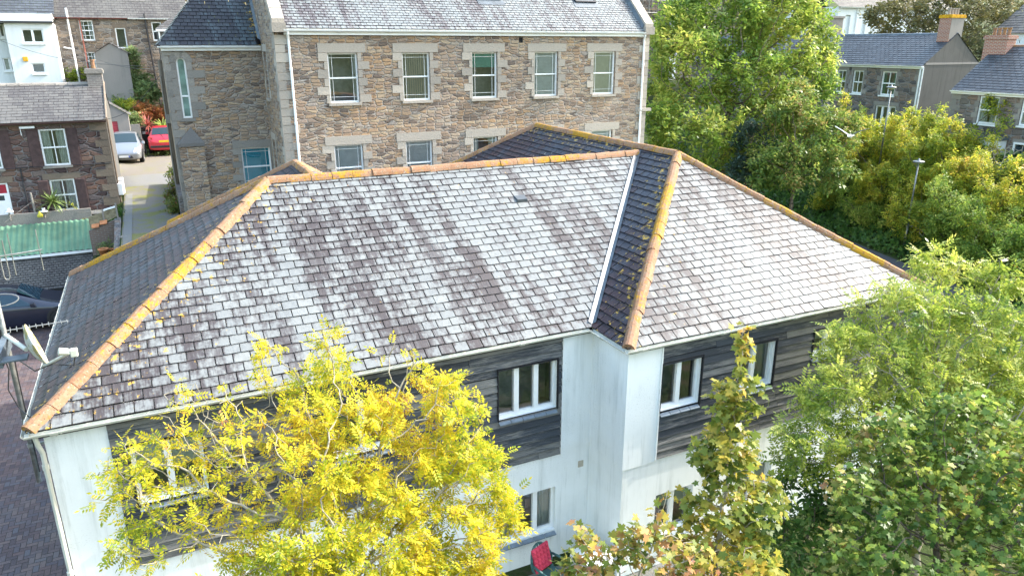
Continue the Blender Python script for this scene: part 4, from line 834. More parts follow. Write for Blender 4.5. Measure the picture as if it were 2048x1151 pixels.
for h in (d1, d2): window(dh, FY(YD), *h, 'plain', None, .06, .09, 'upvc', 0)
# pebbledashed annexe with a gable, and the garage with a red door
ax = empty('gabled_annexe', (0, 53, 6), 'pale pebbledashed gabled annexe behind the garden shrub', 'building')
YA = 52.0; l, r, ap = ony(190, 112, YA), ony(254, 100, YA), ony(223, 87, YA); ze = (l[2]+r[2])/2
def gable_front(root, xl, xr, Yf, Yb, z0, ze, zr, wallm, roofm, seed, holes=()):
    mb = MB(); wall(mb, FY(Yf), xl, xr, z0, ze, holes, .1); xm = (xl+xr)/2; mb.poly([(xl, Yf, ze), (xr, Yf, ze), (xm, Yf, zr)]); wall(mb, FXp(xr), Yf, Yb, z0, ze); wall(mb, FXn(xl), -Yb, -Yf, z0, ze); mb.build('wall', wallm, root)
    slates(root, [(xr+.1, Yf-.08, ze-.06), (xr+.1, Yb, ze-.06), (xm, Yb, zr+.03), (xm, Yf-.08, zr+.03)], roofm, .34, .24, seed=seed); slates(root, [(xl-.1, Yb, ze-.06), (xl-.1, Yf-.08, ze-.06), (xm, Yf-.08, zr+.03), (xm, Yb, zr+.03)], roofm, .34, .24, seed=seed+1)
gable_front(ax, l[0], r[0], YA, 55.9, 5, ze, ap[2], M['pale_render'], M['slate_grey'], 97)
a2 = empty('hipped_annexe', (3, 53, 6), 'dark annexe with small hipped grey roof beside the tower', 'building')
YA2 = 50.5; l, r = ony(311, 58, YA2), ony(378, 58, YA2); mb = MB(); mb.box(l[0]+.1, r[0], YA2, 54, 4, l[2]-.02); mb.build('wall', M['grey_render'], a2); pk = ony(353, 27, YA2+1.6)
slates(a2, [(l[0], YA2-.1, l[2]), (r[0], YA2-.1, l[2]), (r[0], YA2+1.6, pk[2]), (pk[0], YA2+1.6, pk[2])], M['slate_grey'], .34, .22, seed=99); slates(a2, [(l[0], YA2+3.4, l[2]), (l[0], YA2-.1, l[2]), (pk[0], YA2+1.6, pk[2])], M['slate_grey'], .34, .22, seed=100)
gm_ = MB(); gm_.box(l[0], r[0], YA2-.14, YA2-.06, l[2]-.14, l[2]-.01); gm_.box(l[0]+.12, l[0]+.2, YA2-.08, YA2-.01, 5, l[2]-.14); gm_.build('white_trim', M['upvc'], a2)
ga = empty('garage', (-2, 48, 4.3), 'small pebbledashed garage with a red ribbed door', 'garage')
YG = 47.6; r = ony(259, 250, YG); xr = r[0]; ze = ony(258, 228, YG)[2]; gd_ = rY(((215, 243), (237, 243), (240, 292), (219, 292)), YG)
gable_front(ga, xr-2.6, xr, YG, 49.0, 3.6, ze, ony(225, 197, YG)[2], M['pale_render'], M['slate_grey'], 101, [gd_])
m_ = MB(); n = 14
for i in range(n): z0 = gd_[2]+(gd_[3]-gd_[2])*i/n; z1 = z0+(gd_[3]-gd_[2])/n; m_.hexa([FY(YG).p(gd_[0], z0, -.03), FY(YG).p(gd_[1], z0, -.03), FY(YG).p(gd_[1], z0, -.08), FY(YG).p(gd_[0], z0, -.08), FY(YG).p(gd_[0], z1-.01, -.05), FY(YG).p(gd_[1], z1-.01, -.05), FY(YG).p(gd_[1], z1-.01, -.08), FY(YG).p(gd_[0], z1-.01, -.08)])
m_.build('garage_door', flat('red_door_paint', (.36, .03, .045), .5), ga)
# ================================================================== RIGHT SIDE: HOUSES BEYOND THE BANK
def side_house(root, X, Xb, Y0, Y1, z0, ze, zr, wallmat, roofmat, holes, seed, gablemat, w=.32, g=.22, ridgemat=None):
    """front faces -X, ridge along Y, holes in u=-y"""
    xm = (X+Xb)/2; mb = MB(); wall(mb, FXn(X), -Y1, -Y0, z0, ze, holes, .12); mb.build('wall', wallmat, root); mb = MB(); mb.poly([(Xb, Y0, z0), (Xb, Y1, z0), (Xb, Y1, ze), (Xb, Y0, ze)]); mb.build('wall', wallmat, root)
    g2 = MB(); g2.poly([(X, Y0, z0), (Xb, Y0, z0), (Xb, Y0, ze), (xm, Y0, zr), (X, Y0, ze)]); g2.build('gable_wall', gablemat, root); g2 = MB(); g2.poly([(Xb, Y1, z0), (X, Y1, z0), (X, Y1, ze), (xm, Y1, zr), (Xb, Y1, ze)]); g2.build('gable_wall', gablemat, root)
    d = .15*(zr-ze)/(xm-X)
    slates(root, [(X-.15, Y1, ze-d), (X-.15, Y0-.04, ze-d), (xm, Y0-.04, zr+.02), (xm, Y1, zr+.02)], roofmat, w, g, seed=seed)
    slates(root, [(Xb+.15, Y0-.04, ze-d), (Xb+.15, Y1, ze-d), (xm, Y1, zr+.02), (xm, Y0-.04, zr+.02)], roofmat, w*2, g*2, seed=seed+1)
    ridge(root, (xm, Y0, zr), (xm, Y1, zr), ridgemat or M['lead'], .45, .12, .07)
    gutter(root, (X-.2, Y1, ze-d-.03), (X-.2, Y0, ze-d-.03), (-1, 0, 0), M['upvc'], .07); f = MB(); f.box(X-.12, X-.003, Y0, Y1, ze-.3, ze-.12); f.build('fascia', M['upvc'], root)
def rX(pts, X): q = [onx(*p, X) for p in pts]; return (-(q[0][1]+q[3][1])/2, -(q[1][1]+q[2][1])/2, (q[2][2]+q[3][2])/2, (q[0][2]+q[1][2])/2)
XR1 = 43.2
r1 = empty('stone_house', (46, 40, 4.6), 'long grey stone house with blue slate roof and orange-capped end chimney', 'house')
y0 = onx(1845, 150, XR1)[1]; gb = ony(1958, 125, y0); apx = ony(1906, 68, y0); ze1 = onx(1845, 128, XR1)[2]
w1 = [rX(p, XR1) for p in (((1763, 143), (1794, 143), (1788, 191), (1761, 191)), ((1707, 141), (1729, 141), (1722, 187), (1702, 187)), ((1676, 140), (1694, 140), (1688, 185), (1669, 185)))]
w1.append(rX(((1750, 211), (1791, 213), (1787, 254), (1747, 252)), XR1)); w1.append((w1[2][0]-4.6, w1[2][0]-3.6, w1[0][2], w1[0][3])); w1.append((w1[2][0]-4.2, w1[2][0]-3.2, w1[3][2], w1[3][3]))
side_house(r1, XR1, gb[0], y0, 53, 3.5, ze1, apx[2], M['stone_grey'], M['slate_blue'], w1, 111, M['grey_render'])
fR = FXn(XR1)
for k, h in enumerate(w1): window(r1, fR, *h, 'sash' if k not in (3, 5) else 'casement', ('curt', 'green') if k == 0 else (('curt', 'curtain') if k < 3 else None), .08, .075, 'upvc', 1 if k not in (3, 5) else 2, drop=.5)
rn = random.Random(5)
for h in w1: gd = MB(); dress(gd, fR, h, .26, .15, 5, (.14, .3), .015); gd.build('window_surround', M['granite_dark'], r1)
gd = MB(); corner(gd, fR, -y0, -1, 3.6, ze1-.3, .33, (.3, .5), .012); gd.build('quoins', M['granite_dark'], r1)
d_ = MB(); d_.pipe([(XR1-.08, y0+.12, ze1-.2), (XR1-.08, y0+.12, 3.8)], .05); d_.pipe([(XR1-.06, y0-.03, ze1-.2), (XR1-.06, y0-.03, 3.8)], .04); d_.build('downpipe', M['upvc'], r1)
xm = (XR1+gb[0])/2; ctop = ony(1906, 32, y0+.5)[2]; ch = chimney(r1, (xm-.15, y0+.42), .62, .38, apx[2]-.9, ctop, M['brick_red'], flat('orange_lichen_cap', (.50, .27, .02), .9, .2, 0, .3), 4, M['pale_render'])
pl = MB(); pl.box(xm-.15-.60, xm-.15+.6, y0+.025, y0+.039, apx[2]-.3, ctop-.15); pl.build('render_face', M['pale_render'], ch)
bd = MB(); bd.fbox(FY(y0), XR1+.1, gb[0], ze1-.06, ze1+.06, 0, .02); bd.build('string_course', M['pale_render'], r1)
XR2 = 39.4
r2 = empty('stone_house', (42, 22, 4.4), 'grey stone house with dark slate roof and bay window at right edge', 'house')
y2 = onx(1905, 185, XR2)[1]; ze2 = onx(1905, 179, XR2)[2]+.1; xm2 = XR2+3.1; zr2 = onx(2048, 93, xm2)[2]
v1 = [rX(p, XR2) for p in (((1960, 193), (2000, 193), (1991, 248), (1951, 248)), ((2047, 196), (2086, 196), (2078, 253), (2035, 253)), ((2030, 290), (2062, 290), (2050, 350), (2020, 350)))]
side_house(r2, XR2, XR2+6.2, 12, y2, 3.5, ze2, zr2, M['stone_grey'], M['slate_blue'], v1, 115, M['grey_render'], ridgemat=M['clay'])
fR2 = FXn(XR2)
for k, h in enumerate(v1[:2]): window(r2, fR2, *h, 'sash', ('curt', 'curtain'), .08, .075, 'upvc', 0, drop=.9)
mm = MB(); h = v1[2]; mm.fbox(fR2, h[0], h[0]+.1, h[2], h[3], -.1, -.02); mm.fbox(fR2, h[0]+.1, h[1]-.1, h[2], h[3]-.1, -.1, -.06); mm.build('door', flat('dark_door', (.03, .05, .06), .4), r2); mm = MB(); mm.fbox(fR2, h[0]-.1, h[0]-.004, h[2], h[3]+.1, -.1, .06); mm.fbox(fR2, h[0]-.003, h[1]+.1, h[3]+.004, h[3]+.1, -.1, .06); mm.build('door_frame', M['upvc'], r2)
for h in v1: gd = MB(); dress(gd, fR2, h, .26, .15, 5, (.14, .3), .015); gd.build('window_surround', M['granite_dark'], r2)
gd = MB(); corner(gd, fR2, -y2, 1, 3.6, ze2-.3, .33, (.3, .5), .012); gd.build('quoins', M['granite_dark'], r2)
bq = rX(((1940, 280), (2003, 275), (1990, 340), (1925, 335)), XR2-.5); bw = MB(); fbw = FXn(XR2-.5)
bh = [(bq[0]+.15, bq[0]+.75, bq[2], bq[3]-.3), (bq[0]+.85, bq[1]-.15, bq[2], bq[3]-.3)]
wall(bw, fbw, bq[0], bq[1], 3.6, bq[3], bh, .1); wall(bw, FY(-bq[1]), XR2-.5, XR2, 3.6, bq[3]); wall(bw, FYp(-bq[0]), -XR2, -XR2+.5, 3.6, bq[3]); bo = bw.build('bay_window', M['upvc'], r2)
for h in bh: window(bo, fbw, *h, 'plain', None, .05, .06, None, 0, name='bay_sash')
bl_ = MB(); bl_.box(XR2-.62, XR2, -bq[1]-.1, -bq[0]+.1, bq[3]+.003, bq[3]+.1); bl_.build('bay_roof', M['lead'], r2)
cc = onx(1999, 90, xm2-.3); chimney(r2, (cc[0], cc[1]), .38, .62, zr2-1.4, onx(1999, 73, xm2-.3)[2], M['brick_red'], M['brick_red'], 4, M['clay'], 'y')
# far: chapel gable, white hall, big chimney house, scaffolded house
ck = empty('chapel', (60, 70, 8), 'grey chapel gable with arched white window far behind the trees', 'building')
Yk = 78.0; fk = FY(Yk); q = [ony(*p, Yk) for p in ((1590, 60), (1684, 60), (1620, -22), (1613, 8), (1629, 30))]
mb = MB(); mb.box(q[0][0]-2, q[1][0], Yk, 92, 5, q[0][2]); mb.poly([(q[0][0]-2, Yk, q[0][2]), (q[1][0], Yk, q[0][2]), (q[2][0], Yk, q[2][2]+1)]); mb.build('wall', M['grey_render'], ck)
slates(ck, [(q[1][0]+.3, Yk-.2, q[0][2]-.2), (q[1][0]+.3, 92, q[0][2]-.2), (q[2][0], 92, q[2][2]+1), (q[2][0], Yk-.2, q[2][2]+1)], M['slate_grey'], .5, .35, seed=121)
aw = MB(); u0, u1, z0, z1 = q[3][0], q[4][0], q[4][2], q[3][2]; uc, rr = (u0+u1)/2, (u1-u0)/2
for i in range(10):
    t0, t1 = math.pi*i/10, math.pi*(i+1)/10; aw.hexa([fk.p(uc+r*math.cos(t), z1-rr+r*math.sin(t), d) for d in (.02, .12) for r, t in ((rr-.14, t0), (rr-.14, t1), (rr, t1), (rr, t0))])
for u in (u0, u0+(u1-u0)/3, u0+2*(u1-u0)/3, u1): aw.fbox(fk, u-.06, u+.06, z0, z1-rr if u in (u0, u1) else z1-.15, .02, .1)
for z in (z0, (z0+z1)/2): aw.fbox(fk, u0, u1, z, z+.12, .02, .11)
ao = aw.build('arched_window', M['upvc'], ck); g = MB(); g.fbox(fk, u0, u1, z0, z1-rr*.5, .003, .015); g.build('pane', flat('far_dark_glass', (.07, .08, .09), .1, .6), ao)
hl = empty('white_hall', (70, 70, 8), 'white rendered hall with tall recessed panels and grey roof', 'building')
Yw = 72.0; fw_ = FY(Yw); a, b = ony(1672, 60, Yw), ony(1800, 17, Yw); hs = [(ony(x0, 30, Yw)[0], ony(x1, 30, Yw)[0], 7, ony(x0, 30, Yw)[2]) for x0, x1 in ((1692, 1702), (1726, 1734))]
mb = MB(); wall(mb, fw_, a[0], b[0]+16, 6, b[2], hs, .25); wall(mb, FXn(a[0]), -84, -Yw, 6, b[2])
for h in hs: mb.fbox(fw_, h[0], h[1], h[2], h[3], -.3, -.251)
mb.build('wall', M['white_far'], hl); slates(hl, [(a[0]-.3, Yw-.3, b[2]), (b[0]+16, Yw-.3, b[2]), (b[0]+16, 79, b[2]+4.6), (a[0]-.3, 79, b[2]+4.6)], M['slate_grey'], .5, .35, seed=123)
gutter(hl, (a[0], Yw-.36, b[2]-.05), (b[0]+16, Yw-.36, b[2]-.05), (0, -1, 0), M['upvc'], .09); d_ = MB(); x = ony(1713, 30, Yw)[0]; d_.pipe([(x, Yw-.1, b[2]-.1), (x, Yw-.1, 7)], .07); d_.build('downpipe', M['upvc'], hl)
bk = empty('brick_chimney_stack', (55, 52, 8), 'broad dull brick chimney stack with a single pot behind the house roof', 'chimney')
Yc2 = 54; q0, q1 = ony(1640, 34, Yc2), ony(1684, 62, Yc2); mb = MB(); mb.box(q0[0], q1[0], Yc2, Yc2+1.0, 5, q0[2]-.1); mb.build('stack', M['brick_grey'], bk); mb = MB(); mb.box(q0[0]-.1, q1[0]+.1, Yc2-.1, Yc2+1.1, q0[2]-.1, q0[2]+.1); mb.build('chimney_cap', M['pale_render'], bk)
pt_ = MB(); xx = ony(1653, 30, Yc2)[0]; pt_.lathe((xx, Yc2+.5, q0[2]+.1), [(.14, 0), (.16, .08), (.13, .15), (.12, .6), (.17, .65), (.17, .75), (.1, .75)], 10); pt_.build('chimney_pot', M['clay'], bk)
fwh = empty('white_house', (62, 34, 8), 'white house with grey roof glimpsed far right behind the tree', 'house')
Xw = 62.0; q0, q1 = onx(1985, 80, Xw), onx(2100, 140, Xw); mb = MB(); h = rX(((2036, 78), (2042, 78), (2040, 90), (2034, 90)), Xw); wall(mb, FXn(Xw), -q0[1], -q1[1]+8, 6, onx(2040, 66, Xw)[2], [h], .1); wall(mb, FY(q1[1]-8), Xw, Xw+7, 6, onx(2040, 66, Xw)[2]); mb.build('wall', M['white_far'], fwh); window(fwh, FXn(Xw), *h, 'plain', None, .08, .08)
ztt = onx(2040, 66, Xw)[2]; slates(fwh, [(Xw-.3, q0[1], ztt), (Xw-.3, q1[1]-8, ztt), (Xw+5, q1[1]-8, ztt+3.4), (Xw+5, q0[1], ztt+3.4)], M['slate_grey'], .5, .35, seed=125)
sh = empty('scaffolded_house', (32, 66, 7), 'dark stone house under scaffolding behind the big slate roof', 'house')
Yf = 66.0; a, b = ony(1250, 40, Yf), ony(1352, 40, Yf); mb = MB(); mb.box(a[0], b[0]+9, Yf, 74, 5, 16); mb.build('wall', M['stone_grey'], sh)
slates(sh, [(a[0]-.2, Yf-.2, 16), (b[0]+9.2, Yf-.2, 16), (b[0]+9.2, 70, 19), (a[0]-.2, 70, 19)], M['slate_blue'], .4, .3, seed=127)
wt_ = MB(); xx = ony(1342, 30, Yf)[0]; wt_.box(xx-.3, xx+.6, Yf-.6, Yf-.003, 5, 14.4); wt_.build('white_pier', M['white_far'], sh)
sf = empty('scaffolding', (32, 65, 6), 'grey tube scaffolding with boards on the far dark stone house', 'scaffolding')
ys_ = Yf-1.4; tb_ = MB(); xs_ = [ony(x, 20, ys_)[0] for x in (1262, 1280, 1298, 1316, 1333)]
for x in xs_:
    for dy in (0, 1.1): tb_.tube((x, ys_+dy, 5.5), (x, ys_+dy, 15.5), .05, n=6)
for z in (10.2, 10.9, 12.2, 13, 14.2, 15):
    for dy in (-.06, 1.16): tb_.tube((xs_[0]-.4, ys_+dy, z), (xs_[-1]+.4, ys_+dy, z), .05, n=6)
tb_.build('tubes', M['steel'], sf)
for z in (11.2, 13.3): p_ = MB(); p_.box(xs_[0]-.3, xs_[-1]+.3, ys_+.06, ys_+1.04, z, z+.06); p_.build('board_platform', flat('scaffold_board', (.35, .27, .16), .9), sf)
# ================================================================== SMALL THINGS: CARS, MAST, BINS, LAMPS, CHAIR
M['tyre'] = flat('tyre_rubber', (.02, .02, .02), .85, .2); M['rim'] = flat('alloy_rim', (.45, .46, .47), .35, .5, .7); M['trim'] = flat('black_trim', (.02, .02, .022), .5, .4)
def paint(name, c, metal=.25):
    t = NT(name); t.b.inputs['Coat Weight'].default_value = .8; t.b.inputs['Coat Roughness'].default_value = .04; return t.done(c, .35, .5, metal)
def cglass(name, c):
    t = NT(name); return t.done(c, .06, .5)
M['carglass'] = cglass('car_glass', (.02, .035, .04))
def car(name, label, loc, rz, pm, st, L, W, wheelx, rear=None, front=None, wr=.31, glass=None, sw=None, plate=None):
    root = empty(name, loc, label, 'car', None, rz); X = lambda x: L/2-x
    kw = dict(world=False)
    sec = []
    for (x, w, zl, zb, zt, wt) in st:
        h = [(w*.90, zl), (w*.985, zl+.10), (w, (zl+zb)*.55), (w*.985, zb-.06), (w*.95, zb), (wt+(w*.95-wt)*.12, zb+(zt-zb)*.88) if zt-zb > .2 else (wt+.04, zt-.015), (wt*.85, zt-.005), (0, zt+.012)]
        sec.append([(X(x), y, z) for y, z in h]+[(X(x), -y, z) for y, z in h[-2::-1]])
    n = len(sec[0]); vs = [p for s in sec for p in s]; fs = [(i*n+k, i*n+k+1, (i+1)*n+k+1, (i+1)*n+k) for i in range(len(sec)-1) for k in range(n-1)]
    fs += [tuple(range(n-1, -1, -1)), tuple(range((len(sec)-1)*n, len(sec)*n))]; fs += [((i+1)*n, (i+1)*n+n-1, i*n+n-1, i*n) for i in range(len(sec)-1)]
    mb = MB(); mb.faces(vs, fs); b = mb.build('body', pm, root, True, **kw); sm = b.modifiers.new('smooth', 'SUBSURF'); sm.levels = sm.render_levels = 2
    def side(xs, lo=.06, hi=.86):
        for s, in ((1,), (-1,)):
            m = MB(); pts = []
            def at(x, t):
                for a, c in zip(st[:-1], st[1:]):
                    if a[0] <= x <= c[0]:
                        k = (x-a[0])/(c[0]-a[0]); w, zb, zt, wt = [a[i]+(c[i]-a[i])*k for i in (1, 3, 4, 5)]; return (X(x), s*((w*.95)+(wt-w*.95)*t+.018*(1-t*.3)), zb+(zt-zb)*t*.97)
            for a, c in zip(xs[:-1], xs[1:]): m.poly([at(a[0], lo), at(c[0], lo), at(c[0], c[1]), at(a[0], a[1])])
            m.build('side_window', glass or M['carglass'], root, **kw)
    if sw: side(sw)
    def cross(i, j, name, t0, t1, k=.9, out=.02):
        a, c = st[i], st[j]; m = MB(); P_ = []
        for t in (t0, t1):
            x = a[0]+(c[0]-a[0])*t; z = a[4]+(c[4]-a[4])*t+out; w = (a[5]+(c[5]-a[5])*t)*k; P_.append((x, w, z))
        q = 6
        for u in range(q):
            y0, y1 = -1+2*u/q, -1+2*(u+1)/q; bulge = lambda y: .04*(1-y*y)
            m.poly([(X(P_[0][0])+0, P_[0][1]*y0, P_[0][2]-.015*y0*y0+.01), (X(P_[0][0]), P_[0][1]*y1, P_[0][2]-.015*y1*y1+.01), (X(P_[1][0]), P_[1][1]*y1, P_[1][2]-.015*y1*y1+.01), (X(P_[1][0]), P_[1][1]*y0, P_[1][2]-.015*y0*y0+.01)])
        m.build(name, glass or M['carglass'], root, **kw)
    cross(*front); cross(*rear)
    for x in wheelx:
        for s in (1, -1):
            w = W/2; m = MB(); m.lathe((X(x), s*(w-.20), wr), [(wr*.62, 0), (wr, 0), (wr*1.0, .19), (wr*.92, .225), (wr*.62, .225)], 20, ax=(0, s, 0)); wo = m.build('wheel', M['tyre'], root, True, **kw)
            m = MB(); m.lathe((X(x), s*(w-.20), wr), [(0, .20), (wr*.2, .20), (wr*.62, .215), (wr*.66, .228)], 20, ax=(0, s, 0)); m.build('rim', M['rim'], wo, True, **kw)
            m = MB(); m.lathe((X(x), s*(w-.22), wr+.03), [(wr*1.0, .10), (wr*1.22, .215), (wr*1.22, .222), (wr*.98, .226)], 24, ax=(0, s, 0)); m.build('wheel_arch', M['trim'], root, **kw)
    for s in (1, -1):
        m = MB(); fi = front[0]; a = st[fi]; y = s*(a[1]*.95+.09); x = a[0]+.30; m.hexa([(X(x+.1), y-.08, a[3]+.02), (X(x-.06), y-.08, a[3]+.02), (X(x-.06), y+.08, a[3]+.02), (X(x+.1), y+.08, a[3]+.02), (X(x+.1), y-.07, a[3]+.17), (X(x-.02), y-.07, a[3]+.15), (X(x-.02), y+.07, a[3]+.15), (X(x+.1), y+.07, a[3]+.17)]); m.build('wing_mirror', pm if s else M['trim'], root, bevel=.02, **kw)
    return root, X
hat = [(0, .62, .24, .50, .53, .5), (.10, .76, .20, .62, .66, .6), (.45, .84, .18, .74, .82, .66), (.95, .86, .18, .88, .97, .70), (1.75, .86, .18, .93, 1.43, .58), (2.35, .86, .18, .94, 1.51, .60), (3.20, .85, .18, .95, 1.45, .57), (3.62, .84, .2, .95, 1.05, .66), (3.82, .80, .24, .86, .90, .66), (3.92, .72, .28, .6, .72, .6)]
kw = dict(world=False)
ps = atd(258, 329, 42.3); ps[2] = float(hgt(ps[0], ps[1]))
def ground_hit(x, y, dz=0):
    lo = None
    for d in np.arange(20, 70, .05):
        p = atd(x, y, d)
        if p[2] <= float(hgt(p[0], p[1]))+dz: return p
    return p
pf = ground_hit(256, 329, .04); silver = (pf[0], pf[1]+1.96, float(hgt(pf[0], pf[1]+1.96))+.04)
c1_, X = car('parked_car', 'silver hatchback parked nose-out beside the garage', silver, R(-93), paint('silver_paint', (.24, .25, .265), .5), hat, 3.92, 1.72, (.78, 3.15), (7, 6, 'rear_window', .1, .85, .88), (3, 4, 'windscreen', .08, .97, .93), sw=[(1.35, .30), (1.85, .84), (2.4, .86), (3.2, .80)])
m = MB(); m.hexa([(X(-.01), -.42, .30), (X(-.01), .42, .30), (X(.12), .46, .30), (X(.12), -.46, .30), (X(.02), -.34, .50), (X(.02), .34, .50), (X(.14), .36, .5), (X(.14), -.36, .5)]); m.build('grille', M['trim'], c1_, bevel=.02, **kw)
m = MB(); m.box(X(-.025), X(-.01), -.26, .26, .36, .47); pl_ = m.build('number_plate', flat('white_plate', (.8, .8, .78), .5, .4, 0, .03), c1_, **kw); m = MB(); m.box(X(-.028), X(-.0255), .20, .255, .365, .465); m.build('plate_band', flat('blue_band', (.03, .10, .5), .5), pl_, **kw)
for s in (1, -1): m = MB(); m.hexa([(X(.05), s*.46, .58), (X(.20), s*.72, .60), (X(.55), s*.80, .74), (X(.38), s*.56, .72), (X(.07), s*.46, .66), (X(.20), s*.70, .69), (X(.55), s*.79, .82), (X(.36), s*.54, .80)]); m.build('headlight', flat('lamp_lens', (.55, .60, .62), .12, .8), c1_, **kw)
pf = ground_hit(335, 312, .04); red = (pf[0], pf[1]+1.96, float(hgt(pf[0], pf[1]+1.9))+.04)
c2_, X = car('parked_car', 'red hatchback seen from behind beside the stone tower', red, R(88), paint('red_paint', (.50, .015, .03), .1), hat, 3.92, 1.70, (.78, 3.15), (7, 6, 'rear_window', .08, .95, .90), (3, 4, 'windscreen', .1, .92, .93), sw=[(1.35, .30), (1.85, .84), (2.4, .86), (3.2, .80)])
m = MB(); m.box(X(3.945), X(3.925), -.26, .26, .70, .81); m.build('number_plate', flat('yellow_plate', (.72, .50, .02), .5, .4, 0, .03), c2_, **kw)
for s in (1, -1): m = MB(); m.hexa([(X(3.86), s*.58, .80), (X(3.80), s*.80, .80), (X(3.6), s*.84, .86), (X(3.7), s*.6, .86), (X(3.82), s*.58, .98), (X(3.74), s*.78, .98), (X(3.56), s*.80, 1.0), (X(3.7), s*.58, 1.0)]); m.build('tail_light', flat('red_lens', (.55, .05, .05), .15, .7), c2_, **kw)
m = MB(); m.box(X(3.95), X(3.80), -.74, .74, .40, .52); m.build('bumper_strip', M['trim'], c2_, bevel=.02, **kw)
m = MB(); m.box(X(3.86), X(3.5), -.008, .008, .9, .93); m.tube((X(3.78), 0, .93), (X(3.5), .18, 1.20), .012); m.build('wiper', M['trim'], c2_, **kw)
cou = [(0, .60, .24, .48, .50, .5), (.12, .78, .18, .60, .63, .62), (.6, .88, .16, .74, .82, .68), (1.35, .90, .16, .86, .93, .72), (2.15, .90, .16, .90, 1.33, .58), (2.75, .90, .16, .92, 1.40, .60), (3.5, .90, .16, .94, 1.33, .56), (4.15, .88, .2, .95, 1.05, .62), (4.4, .82, .24, .86, .90, .66), (4.5, .72, .3, .6, .72, .6)]
pf = onz(60, 652, .03); cf = (pf[0]-1.1, pf[1]+.9, .02)
c3_, X = car('parked_car', 'dark blue coupe parked in front of the green-roofed outbuilding', (-5.3, 30.9, .02), 0, paint('navy_paint', (.008, .012, .03), .2), cou, 4.5, 1.82, (.95, 3.6), (7, 6, 'rear_window', .05, .9, .88), (3, 4, 'windscreen', .06, .96, .94), wr=.34, glass=cglass('blue_tinted_glass', (.015, .04, .06)), sw=[(1.75, .25), (2.25, .84), (2.8, .88), (3.5, .80), (3.95, .2)]); c3_.scale = (1.06, 1.06, 1.13)
# --- aerial mast on the corner of the white building
mx, my = -2.25, 11.75; am = empty('aerial_mast', (mx, my, 3.72), 'steel aerial mast with satellite dish and television aerials on the building corner', 'aerial')
m = MB(); m.tube((mx, my, 3.72), (mx, my, 7.6), .035, n=10); m.build('pole', M['steel'], am, True)
m = MB()
for z in (4.35, 4.75): m.box(mx-.02, XL, my-.02, my+.02, z-.02, z+.02); m.tube((mx, my, z-.03), (mx, my, z+.03), .045)
m.build('wall_bracket', M['steel'], am)
dc = Vector([float(a) for a in onx(56, 697, mx+.36)]); ax = Vector((.95, .15, .28)).normalized(); m = MB()
m.lathe(dc, [(r_*.86, z_) for r_, z_ in [(0, 0), (.12, .012), (.22, .038), (.31, .075), (.36, .10), (.365, .115), (.35, .112), (.30, .085), (.21, .05), (.12, .024), (0, .012)]], 28, ax=ax)
def weather(name, base, spot, th=.56):
    t = NT(name); o = t.obj(); return t.done(t.mix(t.step(t.noise(o, 9, 5, .7), th, th+.08), base, spot), .6, .3)
dish = m.build('satellite_dish', weather('mossy_dish', (.40, .40, .37), (.24, .21, .09), .46), am, True)
bot = dc+Vector((.12, .0, -.29)); lnb = Vector([float(a) for a in onx(137, 706, mx+.95)]); m = MB(); m.tube(bot, lnb, .022); m.tube(dc-ax*.02, Vector((mx, my, dc.z)), .03); m.build('dish_arm', M['gutter'], dish)
m = MB(); m.box(mx-.02, dc.x-.02, dc.y-.1, dc.y+.1, dc.z-.12, dc.z-.10); m.box(mx-.03, mx+.05, dc.y-.06, my+.06, dc.z-.2, dc.z-.0); m.build('dish_bracket', M['lead'], dish)
m = MB(); e = Vector((-.85, -.1, -.5)).normalized(); m.tube(lnb, lnb+Vector((0, 0, .05)), .045, .03, 10); m.tube(lnb+Vector((0, 0, .02)), lnb+Vector((-.10, -.02, .05)), .045, .05, 10); m.box(lnb.x+.02, lnb.x+.10, lnb.y-.04, lnb.y+.04, lnb.z-.05, lnb.z+.05); m.build('receiver', M['gutter'], dish, bevel=.01)
m = MB(); cb_ = [lnb+Vector((.06, 0, -.06)), lnb+Vector((.03, 0, -.17)), lnb+Vector((-.12, .0, -.13)), lnb.lerp(bot, .6)+Vector((0, 0, -.03)), bot+Vector((-.1, 0, -.04)), Vector((mx+.05, my, dc.z-.35)), Vector((mx+.04, my, dc.z-.7)), Vector((mx+.04, my-.03, 3.9))]; m.pipe(cb_, .008, 6)
m.pipe([Vector((mx-.03, my-.02, 6.2)), Vector((mx-.08, my-.04, 5.9)), Vector((mx-.04, my-.03, 5.6)), Vector((mx-.1, my-.05, 5.3)), Vector((mx-.03, my-.04, 5.0)), Vector((XL-.05, my-.6, 4.9))], .009, 6); m.build('cable', M['trim'], am)
m = MB(); p0 = Vector((mx, my, 6.17)); p1 = Vector([float(a) for a in onx(97, 668, mx+.72)]); p1 = Vector((mx+.78, my+.12, 6.15)); m.tube(p0-(p1-p0)*.3, p1, .010, n=6); d_ = (p1-p0).normalized(); sd2 = d_.cross(Vector((0, 0, 1))).normalized()
for i in range(13): c_ = p0+(p1-p0)*(-.2+1.18*i/12); l_ = .13-.004*i; m.tube(c_-sd2*l_, c_+sd2*l_, .005, n=5)
for z in (-.14, -.07, .07, .14): m.tube(p0-d_*.14-sd2*.16+Vector((0, 0, z)), p0-d_*.14+sd2*.16+Vector((0, 0, z)), .006, n=5)
m.build('yagi_aerial', M['steel'], am)
m = MB(); zt_ = 7.22; q0 = Vector((mx-.3, my-.05, zt_)); q1 = Vector((mx+.62, my+.25, zt_)); m.tube(q0, q1, .011, n=6)
for t in (.35, .62, .97): c_ = q0.lerp(q1, t); m.tube(c_-Vector((0, 0, .30)), c_+Vector((0, 0, .30)), .007, n=5)
